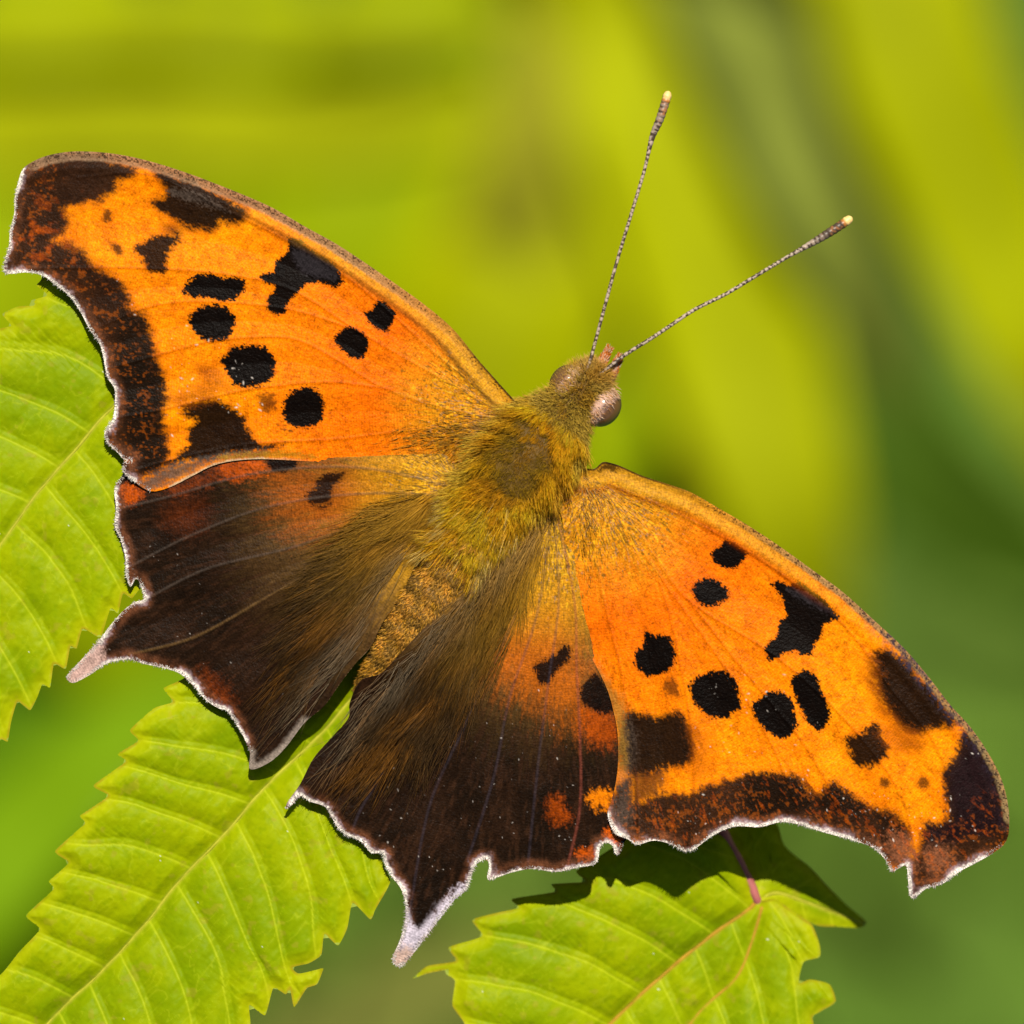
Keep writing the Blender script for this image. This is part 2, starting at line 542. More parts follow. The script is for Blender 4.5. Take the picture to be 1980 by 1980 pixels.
def margin(p, outer, sd, lil=1.0):
    d = pl_dist(p.P, catmull(outer, 6)) - 3.0 * p.streak
    wd = np.clip(2.2 * fbm(p.x / 40, p.y / 40, p.seed + 41, 2) - 0.35, 0.12, 1.5)          # the pale rim is broad here, worn away there
    p.mix((1 - sm(d, 10, 26)) * np.clip(0.7 + 1.6 * p.mid, 0, 1) * 0.6, RBR * 0.8)
    p.mix((1 - sm(d + p.fine * 12, 5 * wd, 15 * wd)) * 0.7 * lil * np.clip(0.8 + 1.5 * p.mid, 0, 1), LIL)
    p.mix((1 - sm(d + p.fine * 7, 3 * wd, 8 * wd)) * 0.97, CREAM * 1.25)


def grain(p):
    g = 1 + 0.40 * (p.rnd - 0.5) + 0.5 * p.fine + 0.5 * p.hair + 0.35 * p.mid
    g = np.clip(g, 0.35, 2.2)
    # rows of scales across the veins
    g *= 1 + 0.10 * np.sin(p.r * 2 * math.pi / 5.2 + 6 * p.mid)
    p.c *= g[:, None]
    return np.clip(p.c, 0, 1)


# ---- veins (relief and thin lines)
LFV = [[(985, 800), (860, 700), (700, 560), (560, 470), (420, 400), (290, 340), (150, 345)],
       [(985, 805), (830, 720), (690, 640), (560, 560), (420, 530), (250, 520), (60, 520)],
       [(690, 640), (560, 600), (400, 585), (290, 595), (180, 640)],
       [(985, 815), (860, 790), (740, 750), (640, 690), (560, 655), (420, 660), (300, 690), (205, 715)],
       [(760, 755), (640, 740), (480, 755), (330, 790), (222, 810)],
       [(985, 822), (820, 830), (650, 850), (480, 860), (330, 890), (250, 915)]]
RFV = [[(1150, 925), (1290, 985), (1450, 1070), (1620, 1200), (1720, 1330), (1800, 1430), (1850, 1560)],
       [(1150, 935), (1240, 1040), (1330, 1160), (1500, 1270), (1640, 1400), (1740, 1540), (1770, 1690)],
       [(1330, 1160), (1440, 1300), (1540, 1420), (1600, 1520), (1660, 1630)],
       [(1150, 940), (1230, 1050), (1300, 1150), (1400, 1290), (1480, 1420), (1550, 1580)],
       [(1270, 1110), (1300, 1220), (1330, 1380), (1340, 1500), (1330, 1640)],
       [(1130, 960), (1160, 1130), (1200, 1300), (1225, 1450), (1235, 1620)]]
LHV = [[(905, 950), (700, 905), (500, 915), (330, 960), (225, 985)],
       [(905, 960), (700, 955), (520, 980), (360, 1040), (245, 1100)],
       [(905, 970), (720, 1010), (560, 1060), (400, 1100), (280, 1160)],
       [(905, 980), (740, 1040), (560, 1130), (380, 1230), (250, 1265)],
       [(905, 990), (760, 1090), (600, 1220), (440, 1360)],
       [(905, 1000), (780, 1130), (660, 1290), (500, 1475)]]
RHV = [[(1075, 985), (1110, 1160), (1115, 1300), (1122, 1450), (1120, 1570), (1095, 1680)],
       [(1070, 990), (1080, 1160), (1060, 1320), (1040, 1480), (1020, 1680)],
       [(1065, 995), (1040, 1180), (985, 1350), (955, 1500), (905, 1660)],
       [(1060, 1000), (1000, 1180), (900, 1400), (830, 1560), (790, 1780)],
       [(1055, 1000), (950, 1180), (800, 1400), (700, 1560), (680, 1610)],
       [(1050, 1000), (900, 1180), (740, 1380), (590, 1530)]]


def relief(P, veins, amp=1.3, w=3.2, pleat=6.0, pw=50.0):
    z = np.zeros(len(P)); dmin = np.full(len(P), 1e9)
    for v in veins:
        d = pl_dist(P, catmull(v, 16))
        z = np.maximum(z, amp * np.exp(-(d / w) ** 2))
        dmin = np.minimum(dmin, d)
    return z - pleat * (1 - np.exp(-(dmin / pw) ** 2))


def lf_z(P, sd):
    d = P - np.array((985, 800)); r = np.hypot(d[:, 0], d[:, 1])
    z = 34 + 14 * np.sin(np.clip(r / 1050, 0, 1) * 2.4) - 25 * (r / 1000) ** 2
    z += 6 * (fbm(P[:, 0] / 160 + 3, P[:, 1] / 160, 2) - 0.5)
    c = pl_dist(P, LF_costa)
    z += 5 * np.exp(-(c / 10) ** 2) + 4 * np.exp(-((c - 30) / 12) ** 2)
    t = pl_dist(P, LF_trail)
    w = np.exp(-(t / 75) ** 2) * sm(P[:, 0], 930, 850)
    z = z * (1 - w) + (hind_z(P, (905, 950), LHV, None, 21) + 2.0 + 5 * sm(P[:, 0], 660, 480)) * w
    return z + relief(P, LFV) + 0.8 * (fbm(P[:, 0] / 7, P[:, 1] / 7, 6) - 0.5)


def rf_z(P, sd):
    d = P - np.array((1150, 930)); r = np.hypot(d[:, 0], d[:, 1])
    z = 34 + 18 * np.sin(np.clip(r / 1050, 0, 1) * 2.4) - 12 * (r / 1000) ** 2
    z += 6 * (fbm(P[:, 0] / 160 + 9, P[:, 1] / 160, 12) - 0.5)
    c = pl_dist(P, RF_costa)
    z += 5 * np.exp(-(c / 10) ** 2) + 4 * np.exp(-((c - 30) / 12) ** 2)
    t = pl_dist(P, RF_trail)
    w = np.exp(-(t / 75) ** 2) * sm(P[:, 1], 1000, 1080)
    z = z * (1 - w) + (hind_z(P, (1075, 985), RHV, None, 31) + 2.0 + 5 * sm(P[:, 1], 1220, 1360)) * w
    return z + relief(P, RFV) + 0.8 * (fbm(P[:, 0] / 7, P[:, 1] / 7, 16) - 0.5)


def hind_z(P, root, veins, inner, seed):
    d = P - np.asarray(root); r = np.hypot(d[:, 0], d[:, 1])
    z = 22 + 14 * np.sin(np.clip(r / 900, 0, 1) * 2.8) - 14 * sm(r, 250, 650)
    z += 8 * (fbm(P[:, 0] / 140, P[:, 1] / 140, seed) - 0.5)
    return z + relief(P, veins, 0.9, 3.5, 6, 45) + 0.8 * (fbm(P[:, 0] / 7, P[:, 1] / 7, seed + 4) - 0.5)


def lh_z(P, sd):
    z = hind_z(P, (905, 950), LHV, LH_trail, 21)
    return z - 22 * sm(P[:, 1] * 0 + (P[:, 1] - (905 + (P[:, 0] - 250) * -0.02)), -10, -60)


def rh_z(P, sd):
    z = hind_z(P, (1075, 985), RHV, RH_trail, 31)
    d = pl_dist(P, RH_trail)
    z = z + 26 * np.exp(-(d / 60) ** 2) * sm(P[:, 1], 1380, 1240)          # inner fold rides up on the abdomen
    return z - 18 * sm(P[:, 0], 1200, 1250)


def blackspots(p, lst):
    for s in lst:
        p.poly(s, BLK, 1.0, 2.2, 6, 7.5)


def lf_col(P, sd):
    p = Paint(P, (985, 800), 40, OR)
    forewing_common(p, LF_costa, LF_outer, None, LFV)
    # outer band
    p.poly(cA((60, 150), (400, 100), (950, 230), (970, 280), (900, 330), (830, 400), (700, 480), (560, 510), (440, 550), (480, 620), (470, 700), (380, 760),
              (480, 790), (600, 830), (690, 970), (820, 1020), (920, 1130), (930, 1240), (1060, 1330), (1110, 1500), (1110, 1620), (1180, 1780), (1190, 1932)) +
           cC((520, 560), (510, 700), (500, 800), (560, 1090), (420, 1180), (300, 1230), (60, 1150), (0, 900), (60, 500), (-100, 100)) + [(60, 640), (-20, 560), (-20, 330)],
           BRN * 0.75, 0.99, 6, 16, 8, smooth=False)
    p.poly(cA((420, 150), (900, 200), (960, 270), (890, 330), (600, 340), (420, 330)), BRN * 0.7, 0.8, 12, 14, 8)
    p.poly(cA((300, 380), (820, 380), (740, 460), (520, 520), (320, 540)), BRN * 0.75, 0.8, 10, 14, 8)
    p.poly(cA((320, 580), (490, 600), (470, 700), (340, 750)), BRN * 0.65, 0.7, 10, 12, 8)
    p.poly(cA((420, 800), (590, 810), (690, 960), (600, 990), (500, 900)), BRN * 0.6, 0.8, 9, 12, 8)
    p.poly(cA((640, 1020), (800, 1030), (920, 1130), (930, 1240), (780, 1250), (690, 1130)), BRN * 0.55, 0.85, 9, 12, 8)
    p.poly(cA((850, 1290), (1040, 1290), (1110, 1480), (1130, 1620), (1190, 1800), (1190, 1932), (900, 1932), (860, 1700)), DBR * 1.2, 0.85, 8, 12, 8)
    p.poly(cC((200, 380), (460, 350), (510, 500), (510, 700), (550, 1080), (430, 1180), (340, 1150), (240, 900), (230, 600)), DBR * 1.1, 0.9, 8, 12, 8)
    do = pl_dist(P, LF_outer)
    p.mix(sm(p.mid * .8 + p.fine * .8 + p.hair * .5, 0.10, 0.26) * (1 - sm(do, 55, 95)) * 0.4, RUST)
    p.mix(sm(p.mid + p.streak * .7, 0.02, 0.25) * np.exp(-((P[:, 0] - 60) / 90) ** 2) * np.exp(-((P[:, 1] - 470) / 90) ** 2) * 0.5, OR_DEEP * 0.5)
    # subapical and inner blotches
    p.poly(cA((1090, 500), (1190, 430), (1140, 330), (1130, 270), (1300, 300), (1500, 390), (1700, 500), (1790, 560), (1720, 650), (1600, 640), (1550, 690), (1400, 690),
              (1300, 650), (1180, 590)), DBR, 0.99, 6, 12, 8)
    p.poly(cA((1200, 400), (1400, 430), (1650, 560), (1500, 520), (1300, 470)), GREYB * 0.8, 0.5, 5, 8, 6)
    p.poly(cA((960, 840), (1040, 770), (1100, 740), (1280, 730), (1300, 760), (1250, 810), (1210, 900), (1190, 990), (1060, 990), (1020, 890)), DBR * 0.8, 0.98, 4, 12, 9)
    p.poly(cA((1180, 640), (1330, 680), (1250, 760), (1200, 700)), DBR, 0.6, 8, 10, 8)
    p.poly(cA((760, 560), (810, 560), (800, 620), (750, 630)), DBR, 0.85, 5, 6, 6)
    p.poly(cA((810, 800), (870, 800), (890, 850), (850, 870)), DBR, 0.85, 5, 6, 6)
    p.poly(cC((640, 720), (750, 660), (900, 650), (1030, 720), (1100, 790), (1140, 900), (1220, 960), (1380, 970), (1300, 1010), (1000, 1040), (800, 1080), (620, 1090), (560, 1080),
              (690, 960), (680, 880), (740, 800)), DBR * 0.75, 0.99, 4, 10, 9)
    p.poly(cC((760, 400), (900, 420), (940, 560), (850, 640), (620, 680), (560, 640), (700, 580), (790, 520)), RUST, 0.65, 9, 12, 9)
    p.poly(cC((560, 1120), (800, 1050), (1050, 1020), (1250, 1010), (1200, 1060), (950, 1080), (820, 1110), (640, 1200), (420, 1290), (330, 1240)), GREYB * 0.6, 0.9, 6, 8, 8)
    p.poly(cC((900, 1060), (1100, 1030), (1400, 1010), (1600, 1060), (1300, 1060), (1050, 1065)), MUST * 0.8, 0.8, 5, 8, 6)
    # black spots
    blackspots(p, [cA((1320, 1120), (1400, 1020), (1500, 1005), (1600, 1035), (1720, 1030), (1780, 1080), (1760, 1140), (1680, 1190), (1600, 1200), (1480, 1180), (1380, 1165)),
                   cA((1360, 1330), (1400, 1270), (1500, 1230), (1620, 1240), (1700, 1310), (1690, 1390), (1640, 1470), (1560, 1490), (1450, 1470), (1380, 1400)),
                   cC((925, 350), (1000, 280), (1100, 260), (1230, 265), (1300, 350), (1310, 430), (1260, 520), (1150, 555), (1030, 540), (980, 470), (950, 410)),
                   cC((1370, 690), (1400, 620), (1480, 570), (1580, 560), (1650, 620), (1670, 690), (1650, 770), (1600, 830), (1480, 840), (1390, 790))])
    p.poly(cB((290, 230), (380, 240), (450, 310), (560, 370), (640, 430), (690, 540), (640, 590), (590, 570), (520, 550), (430, 560), (360, 620), (300, 680), (265, 770), (190, 775),
              (140, 740), (150, 660), (200, 610), (195, 570), (130, 560), (90, 520), (110, 490), (190, 470), (210, 400), (290, 330)), BLK * 1.3, 1, 1.6, 3, 4, smooth=False)
    p.poly(cB((320, 290), (450, 340), (620, 440), (650, 520), (520, 520), (380, 460)), np.array((0.022, 0.018, 0.02)), 0.6, 6, 6, 6)
    p.poly(cB((840, 770), (900, 740), (930, 670), (1000, 700), (1060, 770), (1030, 860), (1000, 910), (930, 880), (870, 830)), BLK, 1, 1.5, 2, 3, smooth=False)
    p.poly(cB((620, 960), (660, 900), (740, 870), (830, 910), (865, 970), (840, 1080), (760, 1090), (680, 1030)), BLK, 1, 1.5, 2, 3)
    p.poly(cC((1200, 650), (1220, 610), (1290, 610), (1320, 660), (1310, 720), (1240, 735)), BLK * 2, 0.75, 4, 8, 14)
    dots(p, cC((1300, 820), (1420, 800), (1580, 850), (1420, 890)), 3, 22, 1.6, BLK * 3, 0.8)
    # costal strip
    dc = pl_dist(P, LF_costa)
    p.mix((1 - sm(dc + 8 * p.streak, 24, 44)) * sm(P[:, 0], 430, 700) * 0.7, MUST * 1.5)
    p.mix(np.exp(-((dc - 36) / 6) ** 2) * 0.5 * sm(P[:, 0], 380, 520), BRN * 1.6)
    p.mix((1 - sm(dc + 4 * p.fine, 13, 20)) * sm(P[:, 0], 980, 640) * 0.8, np.array((0.24, 0.14, 0.075)))
    p.mix((1 - sm(dc, 9, 16)) * sm(p.rnd + p.fine * 1.2 - 0.3 * sm(P[:, 0], 500, 900), 0.62, 0.75) * 0.8, DBR * 2)
    p.mix((1 - sm(dc, 2, 6)) * sm(P[:, 0], 820, 960) * 0.9, DBR * 1.6)
    margin(p, LF_outer[:-1], sd)
    dt = pl_dist(P, LF_trail)
    p.mix((1 - sm(dt + 4 * p.fine, 1.5, 5)) * sm(P[:, 0], 620, 480) * 0.8, np.array((0.34, 0.27, 0.17)))
    dots(p, np.array([(210, 520), (280, 640), (330, 850), (560, 880), (480, 700), (330, 600)]), 8, 90, 1.1, CREAM * 0.8, 0.8)  # pale specks: scale glints painted into the wing colour
    return grain(p)


def rf_col(P, sd):
    p = Paint(P, (1150, 930), 60, OR)
    forewing_common(p, RF_costa, RF_outer, None, RFV)
    p.poly(cR4((1190, 1300), (1300, 1280), (1400, 1230), (1600, 1240), (1700, 1180), (1932, 1120)) + cR2((0, 1200), (150, 1180), (300, 1200), (390, 1290), (430, 1300), (520, 1230), (600, 1290),
           (700, 1370), (860, 1420), (940, 1500), (960, 1600), (960, 1760), (740, 1680), (450, 1560), (200, 1490), (0, 1540)) + cR4((1780, 1560), (1600, 1660), (1350, 1590), (1100, 1550), (1020, 1400), (1060, 1200), (1180, 1100)),
           BRN * 0.75, 0.99, 5, 10, 8, smooth=False)
    p.poly(cR2((0, 1215), (150, 1195), (300, 1215), (380, 1300), (380, 1400), (200, 1420), (0, 1440)), DBR, 0.85, 7, 10, 8)
    p.poly(cR2((440, 1310), (520, 1250), (600, 1300), (690, 1380), (690, 1440), (560, 1420), (440, 1390)), DBR, 0.85, 7, 10, 8)
    p.poly(cR2((740, 1400), (860, 1430), (930, 1500), (930, 1560), (800, 1520)), DBR, 0.7, 8, 10, 8)
    p.poly(cR2((1260, 930), (1340, 970), (1420, 1090), (1490, 1240), (1560, 1400), (1560, 1580), (1400, 1700), (1250, 1770), (1050, 1880), (940, 1940), (930, 1720), (1000, 1640), (1020, 1560), (1050, 1480),
               (1170, 1460), (1160, 1350), (1150, 1180), (1230, 1060)), BRN * 0.8, 0.99, 5, 12, 9, smooth=False)
    p.poly(cR2((1270, 960), (1400, 1080), (1490, 1280), (1510, 1500), (1350, 1560), (1080, 1600), (1060, 1500), (1180, 1460), (1170, 1200), (1240, 1080)), DBR * 1.1 + np.array((0.001, 0, 0.003)), 0.9, 10, 12, 9)
    p.poly(cR2((850, 1530), (960, 1600), (980, 1740), (900, 1730), (840, 1660)), RBR * 1.2, 0.7, 9, 14, 10)
    p.poly(cR2((1040, 1640), (1180, 1620), (1200, 1720), (1080, 1760)), RBR * 1.1, 0.7, 10, 14, 10)
    p.poly(cR2((740, 500), (780, 470), (850, 480), (950, 540), (1080, 680), (1160, 790), (1240, 880), (1220, 910), (1150, 925), (1070, 930), (1000, 960), (920, 930), (850, 850), (780, 760), (745, 650)),
           DBR * 0.8, 0.99, 6, 12, 9)
    p.poly(cR2((700, 520), (760, 560), (800, 760), (880, 900), (1010, 960), (980, 1050), (860, 960), (760, 800), (700, 640)), RUST, 0.6, 10, 14, 10)
    p.poly(cR2((590, 970), (680, 950), (760, 880), (800, 960), (830, 1070), (750, 1140), (640, 1140), (600, 1050)), DBR * 0.7, 0.985, 4, 12, 9)
    p.poly(cR2((780, 950), (880, 960), (1000, 1000), (1000, 1060), (860, 1040), (800, 1000)), RUST, 0.5, 10, 14, 10)
    p.poly(cR2((1010, 1210), (1065, 1215), (1065, 1265), (1010, 1265)), DBR, 0.8, 6, 8, 6)
    p.poly(cR2((785, 1210), (835, 1230), (830, 1265), (790, 1260)), DBR, 0.8, 5, 8, 6)
    p.poly(cR4((1170, 640), (1250, 660), (1400, 680), (1530, 650), (1600, 750), (1640, 900), (1600, 1020), (1450, 1050), (1300, 1100), (1190, 1100), (1100, 1000), (1120, 700)), DBR, 0.99, 5, 9, 8)
    p.poly(cR4((1600, 760), (1720, 800), (1740, 960), (1680, 1120), (1620, 1130), (1640, 950)), RUST, 0.55, 9, 12, 9)
    p.poly(cR4((900, 280), (960, 360), (1040, 480), (1110, 560), (1190, 800), (1200, 1150), (1210, 1350), (1150, 1500), (1060, 1440), (1080, 1150), (1085, 800), (1040, 600)), GREYB * 0.8, 0.5, 9, 12, 9)
    p.poly(cR4((920, 330), (1010, 420), (1110, 560), (1150, 800), (1160, 1050), (1100, 1050), (1090, 800), (1050, 620)), MUST * 0.7, 0.6, 6, 9, 8)
    p.poly(cR4((1190, 1060), (1330, 1080), (1420, 1060), (1400, 1200), (1300, 1290), (1190, 1310)), BRN, 0.8, 7, 14, 10)
    do = pl_dist(P, RF_outer)
    p.mix(sm(p.mid * .8 + p.fine * .8 + p.hair * .5, 0.10, 0.26) * (1 - sm(do, 60, 100)) * 0.4, RUST)
    p.mix(sm(p.streak + p.hair * .6, 0.16, 0.3) * (1 - sm(do, 70, 120)) * 0.28, OR_DEEP * 0.5)
    blackspots(p, [cR1((955, 970), (1000, 900), (1060, 875), (1150, 910), (1215, 970), (1200, 1030), (1130, 1075), (1060, 1080), (990, 1040)),
                   cR1((545, 1490), (560, 1400), (610, 1340), (620, 1270), (700, 1290), (780, 1290), (820, 1370), (830, 1470), (760, 1560), (640, 1585), (570, 1540)),
                   cR1((935, 1640), (1050, 1560), (1170, 1540), (1260, 1610), (1290, 1700), (1300, 1800), (1200, 1880), (1080, 1870), (980, 1790), (945, 1720)),
                   cR2((40, 800), (100, 740), (170, 710), (240, 730), (280, 820), (295, 920), (220, 985), (150, 960), (70, 890)),
                   cR2((265, 650), (320, 590), (400, 610), (440, 700), (470, 790), (485, 870), (430, 945), (370, 900), (310, 800), (280, 720))])
    p.poly(cR1((1085, 700), (1150, 660), (1190, 610), (1260, 630), (1360, 710), (1300, 770), (1270, 810), (1200, 810), (1120, 770)), BLK, 1, 1.5, 2, 3, smooth=False)
    p.poly(cR1((740, 1620), (800, 1600), (860, 1640), (850, 1700), (800, 1730), (750, 1690)), BLK * 2, 0.75, 4, 8, 14)
    dots(p, cR1((540, 1620), (680, 1640), (640, 1720), (560, 1700)), 5, 18, 1.5, BLK * 3, 0.7)
    p.poly(cR2((150, 90), (190, 60), (240, 95), (300, 75), (370, 110), (460, 180), (550, 290), (500, 300), (450, 320), (440, 390), (400, 430), (390, 500), (320, 500), (290, 470), (220, 490), (140, 535),
               (105, 470), (130, 430), (180, 390), (200, 300), (240, 270), (215, 170)), BLK * 1.2, 1, 1.6, 3, 4, smooth=False)
    p.poly(cR2((240, 110), (340, 130), (480, 230), (520, 285), (400, 220), (280, 160)), np.array((0.022, 0.018, 0.02)), 0.6, 5, 6, 6)
    dc = pl_dist(P, RF_costa)
    p.mix((1 - sm(dc + 8 * p.streak, 26, 46)) * sm(P[:, 0], 1700, 1450) * 0.75, MUST * 1.5)
    p.mix(np.exp(-((dc - 42) / 6) ** 2) * 0.5 * sm(P[:, 0], 1620, 1500), OR_DEEP * 0.45)
    p.mix((1 - sm(dc + 4 * p.fine, 8, 14)) * sm(P[:, 0], 1330, 1600) * 0.8, np.array((0.26, 0.17, 0.07)))
    p.mix((1 - sm(dc, 7, 15)) * sm(p.rnd + p.fine * 1.2, 0.66, 0.78) * sm(P[:, 0], 1250, 1400) * 0.85, DBR * 2)
    p.mix((1 - sm(dc, 14, 30)) * np.exp(-((P[:, 0] - 1770) / 110) ** 2) * 0.7 * sm(p.fine, -0.2, 0.2), np.array((0.03, 0.025, 0.045)))
    p.poly(cH((1520, 1300), (1570, 1240), (1650, 1230), (1720, 1290), (1690, 1320), (1600, 1300), (1540, 1320)), BLK * 2, 0.85, 3, 6, 9)
    p.mix((1 - sm(dc, 2, 5)) * sm(P[:, 0], 1380, 1250) * 0.9, DBR * 1.5)
    margin(p, RF_outer[2:], sd)
    dots(p, np.array([(1180, 1500), (1700, 1480), (1900, 1450), (1930, 1600), (1770, 1690), (1500, 1570), (1320, 1620)]), 9, 130, 1.0, CREAM, 0.8)  # glinting scales near the margin, painted in as pale colour
    dots(p, np.array([(1340, 1280), (1500, 1280), (1620, 1420), (1500, 1480), (1330, 1450)]), 10, 50, 1.1, CREAM * 0.8, 0.7)  # more painted glints on the inner wing
    return grain(p)


def hind_common(p, root):
    p.mix(np.clip(0.5 + p.big * 2.0, 0, 1) * 0.5, BRN * 0.8)
    p.mix(np.clip(p.streak * 2.2, 0, 0.55), BRN * 1.2)
    p.mix(sm(p.r + 120 * p.streak, 520, 230) * 0.85, np.array((0.095, 0.048, 0.012)))
    p.mix(sm(p.r + 120 * p.streak, 330, 120) * 0.8, GOLD * 0.8)


def lh_col(P, sd):
    p = Paint(P, (905, 950), 80, DBR)
    hind_common(p, None)
    p.poly(cC((1280, 1180), (1450, 1140), (1932, 1100), (2300, 1050), (2500, 1250), (2000, 1500), (1750, 1580), (1500, 1560), (1330, 1420), (1340, 1300)), OR_DEEP * 0.42 + GOLD * 0.12, 0.72, 36, 48, 9)
    base_scales(p, 0.0, 300)
    p.poly(cC((950, 1080), (1250, 1070), (1290, 1130), (1100, 1190), (950, 1200)), OR_DEEP * 0.7, 0.7, 9, 18, 10)
    p.poly(cC((560, 1280), (900, 1150), (1000, 1110), (1050, 1160), (800, 1250), (600, 1320)), OR_DEEP * 0.3, 0.5, 10, 16, 10)
    p.poly(cC((1240, 1080), (1330, 1060), (1450, 1090), (1460, 1130), (1380, 1160), (1290, 1150)), BLK, 0.98, 3, 8, 7)
    p.poly(cC((1530, 1340), (1600, 1270), (1620, 1200), (1700, 1170), (1800, 1180), (1730, 1270), (1690, 1390), (1590, 1400)), BLK * 1.5, 0.96, 3, 10, 8)
    p.poly(cC((200, 1270), (330, 1260), (350, 1340), (240, 1380)), OR_DEEP * 0.6, 0.8, 7, 10, 12)
    p.poly(cC((560, 1400), (800, 1380), (760, 1560), (560, 1560)), OR_DEEP * 0.2, 0.35, 22, 20, 10)
    p.poly(cD((1100, 1640), (1250, 1760), (1300, 1900), (1180, 1860)), OR_DEEP * 0.3, 0.5, 16, 16, 10)
    for v in LHV[:4]:
        p.near(catmull(v, 12), 2.2, GREYB * 0.7, 0.4, 1.8)
    p.near(catmull(LHV[3], 12), 2.2, MUST * 0.4, 0.4, 2)
    margin(p, LH_outer[1:-6], sd)
    p.poly(cD((330, 1420), (200, 1560), (90, 1660), (110, 1730), (280, 1660), (380, 1540)), np.array((0.36, 0.23, 0.19)), 0.9, 6, 6, 8)
    d = pl_dist(P, LH_outer[-6:]) + 8 * p.fine
    p.mix((1 - sm(d, 3, 16)) * 0.75, np.array((0.24, 0.19, 0.15)))
    dots(p, np.array(LH_outer), 21, 50, 0.8, CREAM * 0.6, 0.6)  # faint scale glints put into the colour
    return grain(p)


def rh_col(P, sd):
    p = Paint(P, (1075, 985), 100, DBR * 0.9)
    hind_common(p, None)
    p.poly(cR5((980, 1360), (1150, 1150), (1400, 900), (1560, 700), (1640, 1300), (1700, 1500), (1640, 1820), (1480, 1760), (1250, 1660), (1100, 1560)), OR_DEEP * 0.5 + GOLD * 0.18, 0.76, 34, 50, 9)
    base_scales(p, 0.0, 340)
    p.poly(cR4((830, 620), (1060, 640), (1090, 860), (960, 880), (850, 800)), OR_DEEP * 0.5, 0.7, 12, 20, 12)
    p.poly(cR4((500, 330), (540, 290), (640, 240), (700, 170), (745, 190), (740, 280), (650, 360), (600, 440), (540, 450)), BLK * 1.5, 0.98, 3, 7, 6)
    p.poly(cR4((830, 470), (900, 400), (960, 400), (1040, 540), (1060, 640), (980, 660), (850, 600), (830, 540)), BLK * 1.5, 0.98, 3, 8, 7)
    p.poly(cR4((880, 1260), (950, 1220), (1040, 1220), (1050, 1320), (930, 1340)), OR * 0.9, 0.85, 6, 12, 12)
    p.poly(cR4((600, 1280), (670, 1270), (740, 1380), (740, 1440), (620, 1440)), OR_DEEP * 0.5, 0.6, 8, 12, 12)
    p.poly(cR4((1010, 1500), (1090, 1520), (1100, 1600), (1020, 1590)), OR_DEEP, 0.9, 5, 8, 8)
    p.poly(cR4((820, 1640), (950, 1640), (950, 1710), (830, 1710)), OR_DEEP * 0.7, 0.7, 6, 10, 10)
    for v in RHV[:5]:
        p.near(catmull(v, 12), 2.6, np.array((0.03, 0.024, 0.032)), 0.35, 1.8)
    p.near(catmull(RHV[0], 12), 2.5, OR_DEEP, 0.12, 2)
    margin(p, RH_outer[2:-1], sd)
    p.poly(cR3((905, 1480), (1000, 1600), (1200, 1390), (1340, 1300), (1300, 1420), (1150, 1580), (960, 1820), (870, 1920), (800, 1850), (880, 1680)), np.array((0.42, 0.37, 0.42)), 0.9, 5, 6, 10)
    p.poly(cR3((960, 1500), (1160, 1400), (1040, 1560), (1000, 1600)), DBR, 0.9, 5, 6, 8)
    p.poly(cR3((800, 1780), (960, 1760), (900, 1930), (790, 1880)), np.array((0.36, 0.22, 0.14)), 0.75, 6, 6, 10)
    dots(p, np.array(RH_outer + [(1075, 1300)]), 23, 120, 0.85, CREAM * 0.8, 0.75)  # scale glints on the dark hindwing, painted as colour
    return grain(p)


# ------------------------------------------------------------------ butterfly
fly = empty('butterfly', 'orange and black butterfly with ragged wings spread flat over the leaflets', 'butterfly')

RINGS = np.array([(690, 1340, -2, 3, 3), (706, 1322, 2, 15, 14), (730, 1296, 6, 28, 24), (775, 1238, 12, 43, 36), (824, 1170, 17, 53, 43), (872, 1100, 18, 57, 45), (910, 1040, 18, 62, 48),
                  (950, 980, 20, 72, 56), (995, 918, 26, 84, 64), (1035, 868, 30, 86, 66), (1070, 824, 27, 75, 56), (1097, 790, 22, 54, 43), (1117, 767, 22, 47, 40), (1136, 744, 22, 47, 38),
                  (1152, 725, 20, 36, 30), (1164, 709, 17, 18, 17), (1169, 702, 15, 4, 4)], float)
RC = catmull(RINGS, 9)
AX = np.array((0.617, -0.787)); PX = np.array((0.787, 0.617))


